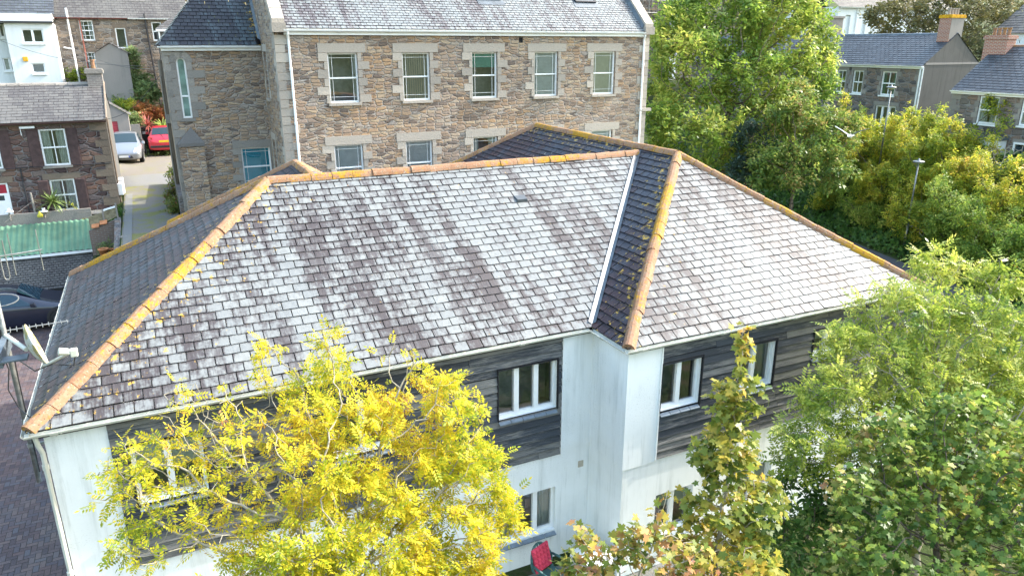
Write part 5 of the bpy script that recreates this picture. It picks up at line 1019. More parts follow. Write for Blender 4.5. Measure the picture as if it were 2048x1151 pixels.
c_ = q0.lerp(q1, .47); lp = [c_+Vector((0, 0, .22)), c_+Vector((0, 0, -.30)), c_+Vector((.015, .005, -.34)), c_+Vector((.05, .017, -.34)), c_+Vector((.065, .02, -.30)), c_+Vector((.065, .02, .22))]; m.pipe(lp, .008, 6); m.build('dipole_aerial', M['steel'], am)
m = MB(); lp = [Vector((mx+.02+.24*math.cos(t), my+.1*math.sin(t), 6.62+.06*math.sin(t*1.0))) for t in np.linspace(-1.5, 3.6, 16)]; m.pipe(lp, .009, 6); m.build('loop_aerial', M['steel'], am)
# --- bins, trailer wheel, lamps, pole, pots
p = ground_hit(293, 289); wbn = empty('wheelie_bin', (p[0], p[1], float(hgt(p[0], p[1]))), 'black wheelie bin with pale number sticker in front of the red cordyline', 'bin'); m = MB(); m.hexa([(-.22, -.27, .03), (.22, -.27, .03), (.22, .22, .08), (-.22, .22, .08), (-.29, -.34, .98), (.29, -.34, .98), (.29, .34, .98), (-.29, .34, .98)]); wbk = flat('black_plastic', (.018, .019, .021), .45, .4); m.build('body', wbk, wbn, bevel=.02, **kw)
m = MB(); m.hexa([(-.31, -.37, .985), (.31, -.37, .985), (.31, .38, .985), (-.31, .38, .985), (-.28, -.34, 1.04), (.28, -.34, 1.04), (.28, .36, 1.09), (-.28, .36, 1.09)]); m.build('lid', wbk, wbn, bevel=.015, **kw); m = MB(); m.hexa([(-.12, -.328, .66), (.12, -.328, .66), (.12, -.318, .66), (-.12, -.318, .66), (-.12, -.343, .80), (.12, -.343, .80), (.12, -.333, .8), (-.12, -.333, .8)]); m.build('sticker', flat('pale_sticker', (.5, .52, .53), .6), wbn, **kw)
for s in (1, -1): m = MB(); m.lathe((s*.22, .24, .11), [(.03, 0), (.11, 0), (.11, .05), (.03, .05)], 14, ax=(s, 0, 0)); m.build('wheel', M['tyre'], wbn, **kw)
p = ground_hit(278, 278); tw_ = empty('trailer_wheel', (p[0], p[1], float(hgt(p[0], p[1]))+.3), 'small spare wheel with pale hub leaning beside the wheelie bin', 'wheel'); m = MB(); m.lathe((0, 0, 0), [(.16, 0), (.28, 0), (.30, .08), (.28, .16), (.16, .16)], 20, ax=(.25, -1, .15)); m.build('tyre', M['tyre'], tw_, True, **kw); m = MB(); m.lathe((0, 0, 0), [(0, .10), (.06, .12), (.06, .15), (.17, .155)], 16, ax=(.25, -1, .15)); m.build('rim', M['upvc'], tw_, True, **kw)
def ground_hit2(x, y, d0, dz=0):
    for d in np.arange(d0, 70, .05):
        p = atd(x, y, d)
        if p[2] <= float(hgt(p[0], p[1]))+dz: return p
    return p
p = ground_hit2(2040, 569, 22); og = empty('litter_bin', (p[0], p[1], float(hgt(p[0], p[1]))), 'orange litter bin with black band at the foot of the planted bank', 'bin'); om = flat('orange_plastic', (.62, .13, .03), .45, .4); m = MB(); m.lathe((0, 0, 0), [(.0, .02), (.28, .02), (.36, .62)], 20); m.build('body', om, og, True, **kw); m = MB(); m.lathe((0, 0, 0), [(.365, .60), (.385, .74)], 20); m.build('band', M['trim'], og, True, **kw)
m = MB(); m.lathe((0, 0, 0), [(.39, .73), (.42, .80), (.34, .88), (.26, .86), (.22, .7)], 20); m.build('lid', om, og, True, **kw); m = MB(); m.hexa([(-.37, -.20, .30), (-.37, -.06, .30), (-.33, -.06, .30), (-.33, -.20, .30), (-.39, -.20, .44), (-.39, -.06, .44), (-.35, -.06, .44), (-.35, -.20, .44)]); m.build('sticker', M['upvc'], og, **kw)
def lamp(lab, px_, py_, d, hh):
    p = atd(px_, py_, d); z0 = float(hgt(p[0], p[1])); rt = empty('street_lamp', (p[0], p[1], z0), lab, 'lamp'); h = p[2]-z0; m = MB(); m.tube((0, 0, 0), (0, 0, 1.2), .07, .065); m.tube((0, 0, 1.2), (0, 0, h), .045, .035); m.build('post', M['steel'], rt, True, **kw)
    m = MB(); m.lathe((0, 0, h-.06), [(.05, -.06), (.24, -.02), (.27, .02), (.24, .04), (.05, .07), (.05, .14), (0, .16)], 18); m.build('lamp_head', flat('lamp_grey', (.16, .175, .185), .4, .5), rt, True, **kw)
    m = MB(); m.lathe((0, 0, h-.06), [(0, -.085), (.15, -.07), (.22, -.03)], 16); m.build('lens', M['upvc'], rt, True, **kw)
lamp('tall street lamp with flat disc head in front of the long stone house', 1783, 173, 40, 4); lamp('short street lamp with flat disc head among the golden shrubs', 1838, 321, 35.5, 3)
up0 = ony(322, 128, 36.5); up1 = ony(350, 330, 30.1); ub = (.34, 33.0); zt3 = ony(321, 126, 33.0)
upo = empty('utility_pole', (zt3[0], 33.0, float(hgt(zt3[0], 33))), 'weathered wooden utility pole beside the stair tower', 'pole'); m = MB(); m.tube((zt3[0], 33, 3.4), (zt3[0], 33, zt3[2]+.1), .13, .10, 10); m.build('post', bark('pole_wood', (.10, .08, .06), (.22, .18, .14)), upo, True); m = MB(); m.tube((zt3[0]-.09, 32.88, 3.4), (zt3[0]-.07, 32.9, zt3[2]-.5), .025, n=6); m.box(zt3[0]-.12, zt3[0]+.12, 32.8, 32.86, 7.0, 7.35); m.build('cable_guard', M['granite_dark'], upo)
m = MB()
for k, (tx, ty, tz) in enumerate(((-8, 54, 10.6), (-4, 56, 10.2), (-2, 35.3, 7.0))):
    a = Vector((zt3[0], 33, zt3[2]-.15-.1*k)); b_ = Vector((tx, ty, tz)); pts = [a.lerp(b_, t)+Vector((0, 0, -.5*math.sin(math.pi*t))) for t in np.linspace(0, 1, 12)]; m.pipe(pts, .009, 5)
m.build('wires', M['trim'], upo)
def pot(lab, x, y, Y, r, h, col_, nm='flower_pot'):
    p = ony(x, y, Y); root = empty(nm, p, lab, 'pot'); m = MB(); m.lathe((0, 0, 0), [(0, 0), (r*.7, 0), (r, h*.85), (r*1.1, h*.86), (r*1.1, h), (r*.92, h), (r*.9, h*.8), (0, h*.78)], 16); m.build('pot', col_, root, True, **kw); m = MB(); m.lathe((0, 0, 0), [(0, h*.83), (r*.9, h*.82)], 16); m.build('soil', M['ground'], root, **kw)
tc = flat('terracotta', (.50, .20, .09), .8, .2, 0, .15)
pot('largest orange terracotta pot in the yard behind the roof', 209, 512, 30.6, .17, .30, tc); pot('small orange terracotta pot right of the largest pot', 224, 506, 30.8, .10, .18, tc); pot('pale stone flower pot on the lane edge below the dark shrub', 248, 484, 28.9, .11, .22, M['pale_render'])
for k, (x, y, lab) in enumerate(((192.5, 463, 'loose orange tile on the left of the brick garden wall top'), (209, 459, 'loose orange tile in the middle of the brick garden wall top'))):
    p = ony(x, y, 31.58); m = MB(); c_ = np.array([p[0], 31.7, 3.2+(p[0]+2.66)/1.14*.42]); m.hexa([c_+np.array(q) for q in ((-.13, -.17, .03), (.13, -.19, .06), (.13, .12, .13), (-.13, .12, .10), (-.13, -.17, .06), (.13, -.19, .09), (.13, .12, .16), (-.13, .12, .13))]); tag(m.build('loose_tile', tc), lab, 'tile', 'loose tiles on the brick garden wall')
# garden oddments in front of the cottage
for x, y, lab in ((18, 425, 'left white bird-bath style solar lamp beside the cottage door'), (88, 424, 'white garden ornament lamp beside the cordyline')):
    p = ony(x, y, 34.6); r_ = empty('garden_lamp', (p[0], p[1], 3.3), lab, 'lamp'); h = p[2]-3.3; m = MB(); m.tube((0, 0, 0), (0, 0, max(.1, h)), .03); m.build('post', M['granite_dark'], r_, **kw); m = MB(); m.lathe((0, 0, max(.1, h)), [(.05, 0), (.16, .02), (.17, .05), (.05, .07), (.06, .16), (0, .17)], 14); m.build('lamp_head', M['upvc'], r_, True, **kw)
p = ony(80, 430, 34.4); m = MB(); m.lathe((p[0], p[1], p[2]-.1), [(0, 0), (.10, .02), (.11, .09), (.05, .18), (.02, .26), (0, .27)], 14); tag(m.build('watering_can', flat('yellow_plastic', (.55, .48, .05), .5), None, True), 'small yellow watering can hanging by the cottage pole', 'watering can')
lp0 = ony(62, 385, 34.9); m = MB(); m.tube((lp0[0], 34.9, 3.3), (lp0[0]-.02, 34.9, lp0[2]), .04, n=8); m.pipe([(lp0[0], 34.9, lp0[2]-.35), (lp0[0]+1.0, 34.7, lp0[2]-.85), (lp0[0]+2.2, 34.5, lp0[2]-.95)], .008, 5); m.pipe([(lp0[0], 34.9, lp0[2]-.35), (lp0[0]-1.0, 34.3, lp0[2]-1.0)], .008, 5); tag(m.build('washing_line_post', M['granite_dark']), 'grey washing line post in front of the brown cottage', 'post')
fwm = MB(); fwm.box(-9, -2.7, 34.62, 34.74, 2.9, 3.52); tag(fwm.build('garden_edging_wall', M['granite_dark']), 'low grey rendered wall edging the cottage front garden', 'wall')
bxm = MB(); p = ony(262, 245, 46.4); bxm.box(p[0]-.05, p[0]+.42, 46.3, 46.36, 3.8, p[2]-.1); tag(bxm.build('garden_gate', M['granite_dark'], bevel=.01), 'pale grey garden gate between garage and wheelie bin', 'gate')
pl2 = MB(); yq = red[1]+2.6; p = ony(318, 270, yq); pl2.box(p[0]-.9, p[0]+1.2, yq, yq+.15, 4.0, p[2]); tag(pl2.build('timber_planter', flat('planter_wood', (.25, .18, .11), .9)), 'brown timber planter board behind the red car', 'planter')
# --- white washing-up style jug on the fence wall, gull and jackdaw
def bird(name, lab, loc, rz, body, wing, head, flying, tilt=0):
    rt = empty(name, loc, lab, 'bird', None, rz); m = MB(); prof = [(0, -.26), (.03, -.24), (.05, -.16), (.075, -.04), (.07, .06), (.045, .13), (.042, .16), (.045, .19), (.03, .225), (.012, .235), (.008, .27), (0, .285)]
    ax = (1, 0, .05) if flying else (.75, 0, .66); m.lathe((0, 0, 0), prof, 12, ax=ax); bo = m.build('body', body, rt, True, **kw)
    for s in (1, -1):
        m = MB()
        if flying: pts = [(.10, s*.04, .03), (.16, s*.30, .20), (.02, s*.66, .34), (-.10, s*.68, .34), (-.06, s*.34, .19), (-.10, s*.04, .02)]
        else: pts = [(.06, s*.06, .08), (.0, s*.085, .04), (-.2, s*.04, -.16), (-.24, s*.02, -.2), (-.1, s*.055, -.02), (0, s*.05, .07)]
        top = [(x, y, z+.012) for x, y, z in pts]; n = len(pts); m.faces(pts+top, [tuple(range(n)), tuple(range(2*n-1, n-1, -1))]+[(i, (i+1) % n, n+(i+1) % n, n+i) for i in range(n)]); m.build('wing', wing, rt, **kw)
    m = MB()
    if flying: m.hexa([(-.22, -.03, 0), (-.22, .03, 0), (-.36, .08, 0), (-.36, -.08, 0), (-.22, -.03, .012), (-.22, .03, .012), (-.36, .08, .01), (-.36, -.08, .01)])
    else:
        m.hexa([(-.12, -.03, -.12), (-.12, .03, -.12), (-.26, .03, -.26), (-.26, -.03, -.26), (-.12, -.03, -.10), (-.12, .03, -.10), (-.26, .03, -.245), (-.26, -.03, -.245)])
        for s in (1, -1): m.tube((0, s*.03, -.05), (.02, s*.03, -.15), .008, n=5)
    m.build('tail', head, rt, **kw)
wt2 = flat('white_feather', (.72, .73, .74), .7, .2); gy = flat('grey_feather', (.22, .24, .27), .7, .2); bk_ = flat('black_feather', (.02, .02, .024), .6, .3)
bird('flying_gull', 'white gull with grey wings flying in front of the hedgerow', atd(1700, 272, 30), R(-160), wt2, gy, wt2, True)
q = ony(515, 81, YT-.2); bird('perched_bird', 'black jackdaw perched on the tower gutter', (q[0], YT-.2, ZT+.13), R(-120), bk_, bk_, bk_, False)
# --- patio chair with a red cushion and a round white table
ch_ = empty('garden_chair', (5.68, 9.93, .03), 'dark green plastic garden chair with a red quilted cushion on the patio', 'chair', None, R(-70)); g_ = flat('green_plastic', (.035, .10, .10), .45, .4)
K = dict(world=False); m = MB(); m.hexa([(-.22, -.24, .40), (.24, -.26, .43), (.24, .26, .43), (-.22, .24, .40), (-.22, -.24, .43), (.24, -.26, .46), (.24, .26, .46), (-.22, .24, .43)]); m.build('seat', g_, ch_, bevel=.015, **K)
m = MB(); P_ = lambda y, z: (-.22-(z-.43)*.28-.04*(1-(y/.27)**2), y, z)
rim = [P_(.27*math.cos(t), .58+.36*math.sin(t)) if math.sin(t) > 0 else P_(.27*math.cos(t), .58+.16*math.sin(t)) for t in np.linspace(-.9, math.pi+.9, 22)]; m.pipe(rim, .024, 8)
for y in np.linspace(-.2, .2, 7): m.tube(P_(y, .46), P_(y, .58+.34*math.sqrt(max(0, 1-(y/.27)**2))), .014, n=6)
m.build('backrest', g_, ch_, True, **K)
for s in (1, -1):
    m = MB(); m.pipe([(-.26, s*.27, .66), (.02, s*.30, .66), (.20, s*.29, .63), (.24, s*.27, .45)], .024, 8); m.build('armrest', g_, ch_, True, **K)
    for x in (-.24, .24): m = MB(); m.tube((x*.9, s*.24, .43), (x*1.15, s*.28, 0), .028, .02); m.build('leg', g_, ch_, True, **K)
m = MB(); nc = 5
for i in range(nc):
    for j in range(nc):
        y0, y1 = -.22+.44*i/nc, -.22+.44*(i+1)/nc; z0, z1 = .48+.44*j/nc, .48+.44*(j+1)/nc; q = lambda y, z, d: (P_(0, z)[0]+.06+d, y, z); c_ = q((y0+y1)/2, (z0+z1)/2, .055); a_, b_, cc_, dd_ = q(y0, z0, .015), q(y1, z0, .015), q(y1, z1, .015), q(y0, z1, .015)
        e0, e1, e2, e3 = [tuple(np.array(k)*.35+np.array(c_)*.65) for k in (a_, b_, cc_, dd_)]; m.faces([a_, b_, cc_, dd_, e0, e1, e2, e3], [(0, 1, 5, 4), (1, 2, 6, 5), (2, 3, 7, 6), (3, 0, 4, 7), (4, 5, 6, 7)])
cs = [q(y, z, -.02) for y, z in ((-.22, .48), (.22, .48), (.22, .92), (-.22, .92))]; cf_ = [q(y, z, .015) for y, z in ((-.22, .48), (.22, .48), (.22, .92), (-.22, .92))]; m.faces(cs+cf_, [(0, 1, 2, 3), (0, 1, 5, 4), (1, 2, 6, 5), (2, 3, 7, 6), (3, 0, 4, 7)])
cu = m.build('cushion', flat('red_cushion', (.46, .05, .09), .9, .1, 0, .12), ch_, **K)
tp_ = onz(1183, 1112, .77); tb2 = empty('patio_table', (tp_[0], tp_[1], .05), 'round white plastic patio table beside the bay wall', 'table'); m = MB(); m.lathe((0, 0, .70), [(0, 0), (.36, 0), (.40, -.02), (.41, .01), (.40, .03), (0, .03)], 28); m.build('table_top', M['upvc'], tb2, True, **K)
for a in range(4): m = MB(); m.tube((.2*math.cos(a*1.571+.8), .2*math.sin(a*1.571+.8), .7), (.32*math.cos(a*1.571+.8), .32*math.sin(a*1.571+.8), 0), .025); m.build('leg', M['upvc'], tb2, True, **K)

# ================================================================== TREES AND PLANTS
def leaf_mat(name, stops, tr=.35, rough=.4, nscale=.9, spread=.5):
    t = NT(name); r = t.island(); n = t.noise(t.obj(), nscale, 3, .6); n2 = t.noise(t.obj(), nscale*5, 2)
    v = t.add(t.add(t.mul(t.add(r, -.5), spread), t.mul(t.add(n, -.5), 1.3)), t.add(.5, t.mul(t.add(n2, -.5), .6)))
    c = t.ramp(v, stops); t.set(t.b.inputs['Base Color'], c); t.b.inputs['Roughness'].default_value = rough; t.b.inputs['Specular IOR Level'].default_value = .25
    hs = t.n('HueSaturation', {'Saturation': 1.0, 'Value': 1.15, 'Color': c})
    tl = t.n('BsdfTranslucent', {0: hs.outputs[0]}); mx = t.n('MixShader', {0: tr, 1: t.b.outputs[0], 2: tl.outputs[0]}); t.t.links.new(mx.outputs[0], t.out.inputs[0]); return t.m
M['leaf_yellow'] = leaf_mat('yellow_ash_leaf', [(0, (.10, .18, .015)), (.34, (.30, .35, .02)), (.56, (.54, .47, .025)), (.82, (.64, .48, .03)), (.93, (.42, .24, .03)), (1, (.26, .11, .04))], .42, .5, .5, .5)
M['leaf_ash'] = leaf_mat('green_ash_leaf', [(0, (.07, .14, .025)), (.35, (.20, .28, .04)), (.65, (.38, .42, .07)), (1, (.55, .52, .13))], .45, .35)
M['leaf_syc'] = leaf_mat('sycamore_leaf', [(0, (.06, .11, .025)), (.28, (.16, .21, .035)), (.5, (.29, .29, .05)), (.7, (.44, .33, .05)), (.95, (.36, .15, .08))], .45)
M['leaf_sycdark'] = leaf_mat('dark_sycamore_leaf', [(0, (.05, .11, .03)), (.4, (.13, .21, .04)), (.65, (.25, .30, .06)), (.84, (.37, .28, .09)), (1, (.36, .18, .10))], .45)
M['leaf_brown'] = leaf_mat('turning_sycamore_leaf', [(0, (.06, .11, .025)), (.4, (.16, .20, .035)), (.6, (.34, .28, .05)), (.75, (.32, .18, .06)), (1, (.30, .14, .10))], .3, .5, 1.6)
M['leaf_bigash'] = leaf_mat('tall_ash_leaf', [(0, (.06, .13, .028)), (.35, (.16, .26, .04)), (.65, (.33, .40, .07)), (1, (.56, .50, .13))], .48, .42, .28)
M['leaf_hedge'] = leaf_mat('hedgerow_leaf', [(0, (.06, .12, .02)), (.3, (.21, .30, .035)), (.58, (.45, .45, .05)), (.83, (.62, .49, .07)), (1, (.52, .28, .07))], .48, .45, .5)
M['leaf_dull'] = leaf_mat('dull_tree_leaf', [(0, (.05, .065, .03)), (.4, (.12, .12, .05)), (.7, (.20, .18, .06)), (1, (.26, .19, .08))], .25, .6, .25)
M['leaf_shrub'] = leaf_mat('shrub_leaf', [(0, (.07, .12, .04)), (.5, (.19, .26, .09)), (1, (.38, .40, .16))], .35, .5, 1.5)
M['leaf_ivy'] = leaf_mat('bank_ivy_leaf', [(0, (.03, .08, .02)), (.6, (.07, .15, .03)), (1, (.15, .21, .04))], .3, .45, .6)
M['leaf_red'] = leaf_mat('red_shrub_leaf', [(0, (.10, .10, .02)), (.5, (.30, .12, .04)), (1, (.40, .06, .05))], .25, .5, 2)
def nrm(a): return a/np.maximum(np.linalg.norm(a, axis=-1, keepdims=True), 1e-9)
def colonize(nodes, parent, attr, step, kill, rng, up=.06, maxit=220, wig=.25):
    nodes = [np.array(n, float) for n in nodes]; parent = list(parent); N = np.array(nodes)
    dd = np.linalg.norm(attr[:, None]-N[None], axis=2); near = dd.argmin(1); dist = dd.min(1); alive = np.ones(len(attr), bool); used = {}
    for it in range(maxit):
        idx = np.where(alive)[0]
        if len(idx) == 0: break
        NA = np.array(nodes); vec = nrm(attr[idx]-NA[near[idx]]); acc = {}
        S = np.zeros((len(nodes), 3)); np.add.at(S, near[idx], vec); act = np.unique(near[idx]); new = []
        for a in act:
            if used.get(a, 0) > 3: continue
            d = S[a]; l = np.linalg.norm(d)
            if l < 1e-4: d = rng.normal(size=3)
            d = nrm(d)+np.array([0, 0, up])+rng.normal(size=3)*wig; d = nrm(d); used[a] = used.get(a, 0)+1
            parent.append(int(a)); nodes.append(nodes[a]+d*step*rng.uniform(.8, 1.15)); new.append(len(nodes)-1)
        if not new: break
        NN = np.array([nodes[i] for i in new]); q = np.linalg.norm(attr[idx][:, None]-NN[None], axis=2); m = q.argmin(1); qm = q.min(1); b = qm < dist[idx]
        near[idx[b]] = np.array(new)[m[b]]; dist[idx[b]] = qm[b]; alive[idx[dist[idx] < kill]] = False
    return np.array(nodes), np.array(parent)
def branch_mesh(name, nodes, parent, r_tip, mat, root, expo=2.3, sides=5, rmax=1e9):
    n = len(nodes); r = np.zeros(n); cnt = np.zeros(n); acc = np.zeros(n); hgt_ = np.zeros(n, int)
    for i in range(n-1, -1, -1):
        r[i] = max(acc[i], r_tip**expo)**(1/expo); r[i] = min(r[i], rmax)
        p = parent[i]
        if p >= 0: acc[p] += r[i]**expo; hgt_[p] = max(hgt_[p], hgt_[i]+1); cnt[p] += 1
    ch = np.where(parent >= 0)[0]; pa = parent[ch]; d = nrm(nodes[ch]-nodes[pa])
    gp = np.where(parent[pa] >= 0, parent[pa], pa); dp = nodes[pa]-nodes[gp]; bad = np.linalg.norm(dp, axis=1) < 1e-6; dp[bad] = d[bad]; dp = nrm(dp+d*.6)
    V = []; ref = np.array([.31, .52, .79])
    def ring(c, dd, rr):
        a = nrm(np.cross(dd, ref)); b = np.cross(dd, a); t = 2*np.pi*np.arange(sides)/sides
        return c[:, None]+rr[:, None, None]*(a[:, None]*np.cos(t)[None, :, None]+b[:, None]*np.sin(t)[None, :, None])
    ra = np.minimum(r[pa], r[ch]*1.35)
    V = np.concatenate([ring(nodes[pa], dp, ra), ring(nodes[ch]+d*.004, d, r[ch])], 1); m = len(ch); base = np.arange(m)[:, None]*2*sides; k = np.arange(sides)
    F = np.stack([base+k, base+(k+1) % sides, base+sides+(k+1) % sides, base+sides+k], -1).reshape(-1, 4)
    me = bpy.data.meshes.new(name); fast_mesh(me, V.reshape(-1, 3), F); me.polygons.foreach_set('use_smooth', [True]*len(F)); me.materials.append(mat)
    o = bpy.data.objects.new(name, me); link(o, root); return o, r, hgt_, cnt
def kite(l, w, x0=0, y0=0, ang=0, z0=0, dz=0):
    p = np.array([(0, 0, 0), (l*.45, w/2, dz*.3), (l, 0, dz), (l*.45, -w/2, dz*.3)]); c, s = math.cos(ang), math.sin(ang)
    q = p.copy(); q[:, 0] = p[:, 0]*c-p[:, 1]*s+x0; q[:, 1] = p[:, 0]*s+p[:, 1]*c+y0; q[:, 2] += z0; return q
def T_pinnate(pairs=4):
    L = []
    for i in range(pairs):
        x = .28+.72*i/pairs; l = .36 if 0 < i < pairs-1 else .32
        for s in (-1, 1): L.append(kite(l, .135, x, .01*s, s*1.02, -.02-.05*x*x, -.07))
    L.append(kite(.38, .15, 1.0, 0, 0, -.07, -.08)); return np.array(L)
def T_lobed():
    H = [(0, 0), (-.02, .16), (-.16, .44), (.10, .36), (.17, .30), (.34, .62), (.46, .50), (.60, .52), (.54, .20), (.72, .24), (.80, .14), (1.05, 0)]
    P = H+[(x, -y) for x, y in H[-2:0:-1]]
    return np.array([[(x, y, -.14*x*x+.22*abs(y)-.30*y*y) for x, y in P]])
def T_spray(n=7, seed=0, l=.5, w=.26):
    g = np.random.default_rng(seed); L = []
    for i in range(n):
        a = g.uniform(-2.2, 2.2); k = kite(l*g.uniform(.7, 1.2), w*g.uniform(.8, 1.2), g.uniform(-.1, .75), g.normal()*.28, a, g.normal()*.22, g.normal()*.16)
        ax = g.normal()*.6; c, s = math.cos(ax), math.sin(ax); m = k.mean(0); q = k-m; k = np.stack([q[:, 0], q[:, 1]*c-q[:, 2]*s, q[:, 1]*s+q[:, 2]*c], 1)+m; L.append(k)
    return np.array(L)
def leaves(name, pos, dirs, ups, size, tmpl, mat, root):
    x = nrm(dirs); y = nrm(np.cross(ups, x)); z = np.cross(x, y); K, k, _ = tmpl.shape; t = tmpl.reshape(-1, 3)
    V = pos[:, None]+size[:, None, None]*(t[None, :, 0:1]*x[:, None]+t[None, :, 1:2]*y[:, None]+t[None, :, 2:3]*z[:, None])
    V = V.reshape(-1, 3); me = bpy.data.meshes.new(name); fast_mesh(me, V, np.arange(len(V)).reshape(-1, k)); me.materials.append(mat)
    o = bpy.data.objects.new(name, me); link(o, root); return o
def blob_points(blobs, n, rng, shell=.55):
    """blobs: (centre, (ru, rd, rz), density)"""
    wts = np.array([b[1][0]*b[1][1]*b[1][2]*b[2] for b in blobs])**.8; cnt = np.maximum(4, (n*wts/wts.sum()).astype(int)); P = []; B = []
    for i, (b, c) in enumerate(zip(blobs, cnt)):
        v = nrm(rng.normal(size=(c, 3))); rad = rng.uniform(0, 1, c)**(1/3)*(1-shell)+shell*rng.uniform(.55, 1.0, c); rad *= 1+.18*np.sin(v[:, 0]*7+i)*np.sin(v[:, 2]*6+2*i)
        q = v*rad[:, None]; P.append(np.array(b[0])+UR*(q[:, 0:1]*b[1][0])+np.array([FW[0], FW[1], 0])*(q[:, 1:2]*b[1][1])+np.array([0, 0, 1])*(q[:, 2:3]*b[1][2])); B.append(np.full(c, i))
    return np.concatenate(P), np.concatenate(B)
def tree(name, label, cat, base, blobs, nattr, step, kill, tmpl, lmat, bmat, lsize, per, rtip=.006, trunk=None, seed=1, group=None, near_tip=2, droop=.35, leafp=None, rmax=.3, up=.06, jit=.06, shell=.55, expo=2.3):
    rng = np.random.default_rng(seed); root = empty(name, base, label, cat, group)
    attr, bid = blob_points(blobs, nattr, rng, shell); base = np.array(base, float)
    if trunk is None:
        c = sum(np.array(b[0])*b[1][0] for b in blobs)/sum(b[1][0] for b in blobs); lo = min(b[0][2]-b[1][2] for b in blobs); tgt = base*.45+c*.55; tgt[2] = max(base[2]+.4, lo*.6+c[2]*.4); trunk = [base, tgt]
    nodes = [np.array(trunk[0], float)]; par = [-1]
    for a, b in zip(trunk[:-1], trunk[1:]):
        a = np.array(a, float); b = np.array(b, float); m = max(1, int(np.linalg.norm(b-a)/step))
        for i in range(m): nodes.append(a+(b-a)*((i+1)/m)+rng.normal(size=3)*step*.12); par.append(len(nodes)-2)
    nodes, par = colonize(nodes, par, attr, step, kill, rng, up)
    _, r, h, cnt = branch_mesh('trunk', nodes, par, rtip, bmat, root, rmax=rmax, expo=expo)
    tips = np.where((h <= near_tip) & (par >= 0))[0]
    dall = nrm(nodes[tips]-nodes[par[tips]]); k = per
    if leafp is not None:
        d2 = np.linalg.norm(nodes[tips][:, None]-np.array([b[0] for b in blobs])[None], axis=2)/np.array([b[1][0] for b in blobs])[None]; pr = np.array(leafp)[d2.argmin(1)]
    else: pr = np.ones(len(tips))
    I = np.repeat(np.arange(len(tips)), k); I = I[rng.uniform(size=len(I)) < pr[I]]; m = len(I)
    pos = nodes[tips][I]+rng.normal(size=(m, 3))*jit-dall[I]*rng.uniform(0, step, (m, 1)); dirs = nrm(dall[I]*.7+rng.normal(size=(m, 3))*.75+np.array([0, 0, -droop])); ups = nrm(np.array([0, 0, 1.])+rng.normal(size=(m, 3))*.45)
    leaves('crown', pos, dirs, ups, lsize*rng.uniform(.7, 1.25, m), tmpl, lmat, root)
    return root
def BL(px_, py_, d, ru, rd=None, rz=None, w=1): return (atd(px_, py_, d), (ru, rd or ru, rz or ru), w)
def ground_at(p, dz=0): return np.array([p[0], p[1], float(hgt(p[0], p[1]))+dz])
PIN = T_pinnate(); LOB = T_lobed()
b = [BL(660, 700, 9.9, .22, .3, .42), BL(640, 790, 9.9, .62, .7, .42), BL(770, 830, 9.8, .42, .6, .5), BL(890, 800, 9.8, .42, .5, .42), BL(940, 930, 9.6, .55, .6, .45), BL(820, 950, 9.5, .7, .8, .5), BL(660, 920, 9.3, .85, .9, .5), BL(930, 1070, 9.2, .62, .8, .5), BL(790, 1090, 9.1, .8, .9, .55), BL(610, 1060, 8.9, .8, .9, .45), BL(480, 890, 9.3, .85, .8, .6), BL(340, 935, 9.0, .80, .6, .5), BL(290, 1075, 8.7, .55, .6, .26), BL(700, 1180, 8.7, 1.2, 1.0, .5), BL(880, 1200, 8.8, .9, .9, .5), BL(400, 800, 9.3, .72, .5, .28, .8), BL(800, 720, 10, .36, .4, .42, .8), BL(1015, 985, 9.6, .26, .4, .28), BL(535, 720, 9.9, .22, .3, .40), BL(440, 1050, 8.8, .5, .6, .4), BL(520, 1150, 8.6, .6, .7, .4), BL(250, 960, 8.9, .4, .4, .3)]
bs = atd(640, 1150, 8.6); bs = np.array([bs[0], bs[1], 0.])
tree('ash_tree', 'bright yellow autumn ash tree in front of the white building', 'tree', bs, b, 3600, .13, .17, PIN, M['leaf_yellow'], M['bark'], .175, 15, .0045, [bs, bs+np.array([.05, .2, 2.2]), atd(680, 1180, 8.8)], 3, near_tip=2, leafp=[.6, .7, .8, .85, .95, .95, .8, 1, 1, .85, .36, .24, .40, 1, 1, .11, .06, .25, .35, .26, .6, .28], rmax=.16, jit=.05, expo=2.15)
b = [BL(1488, 700, 9.2, .10, .1, .22), BL(1472, 800, 9.15, .38, .36, .34), BL(1452, 910, 9.1, .50, .5, .42), BL(1450, 1020, 9.0, .55, .55, .42), BL(1440, 1120, 8.9, .72, .7, .45), BL(1500, 1230, 8.8, .9, .8, .5), BL(1520, 1000, 9.1, .36, .4, .35)]
bs = atd(1430, 1150, 8.9); bs = np.array([bs[0], bs[1], 0.])
tree('sycamore_tree', 'slim young sycamore with tall pointed crown in front of right boarded windows', 'tree', bs, b, 1500, .11, .15, LOB, M['leaf_syc'], M['twig'], .092, 11, .004, [bs, atd(1440, 1050, 8.95), atd(1465, 850, 9.1), atd(1490, 655, 9.2)], 5, rmax=.05, jit=.06, up=.12)
b = [BL(1335, 1000, 8, .14, .14, .20), BL(1300, 1075, 8, .42, .4, .26), BL(1175, 1090, 8, .26, .3, .20), BL(1160, 1150, 7.9, .36, .4, .2), BL(1270, 1150, 7.9, .62, .5, .25), BL(1390, 1120, 8, .3, .4, .25)]
bs = atd(1290, 1150, 7.9); bs = np.array([bs[0], bs[1], 0.])
tree('sycamore_tree', 'low sycamore top with browning and orange leaves at bottom centre', 'tree', bs, b, 900, .10, .14, LOB, M['leaf_brown'], M['twig'], .088, 6, .004, [bs, atd(1280, 1200, 7.9)], 6, rmax=.06, jit=.05, leafp=[.7, .8, .8, .9, .9, .7])
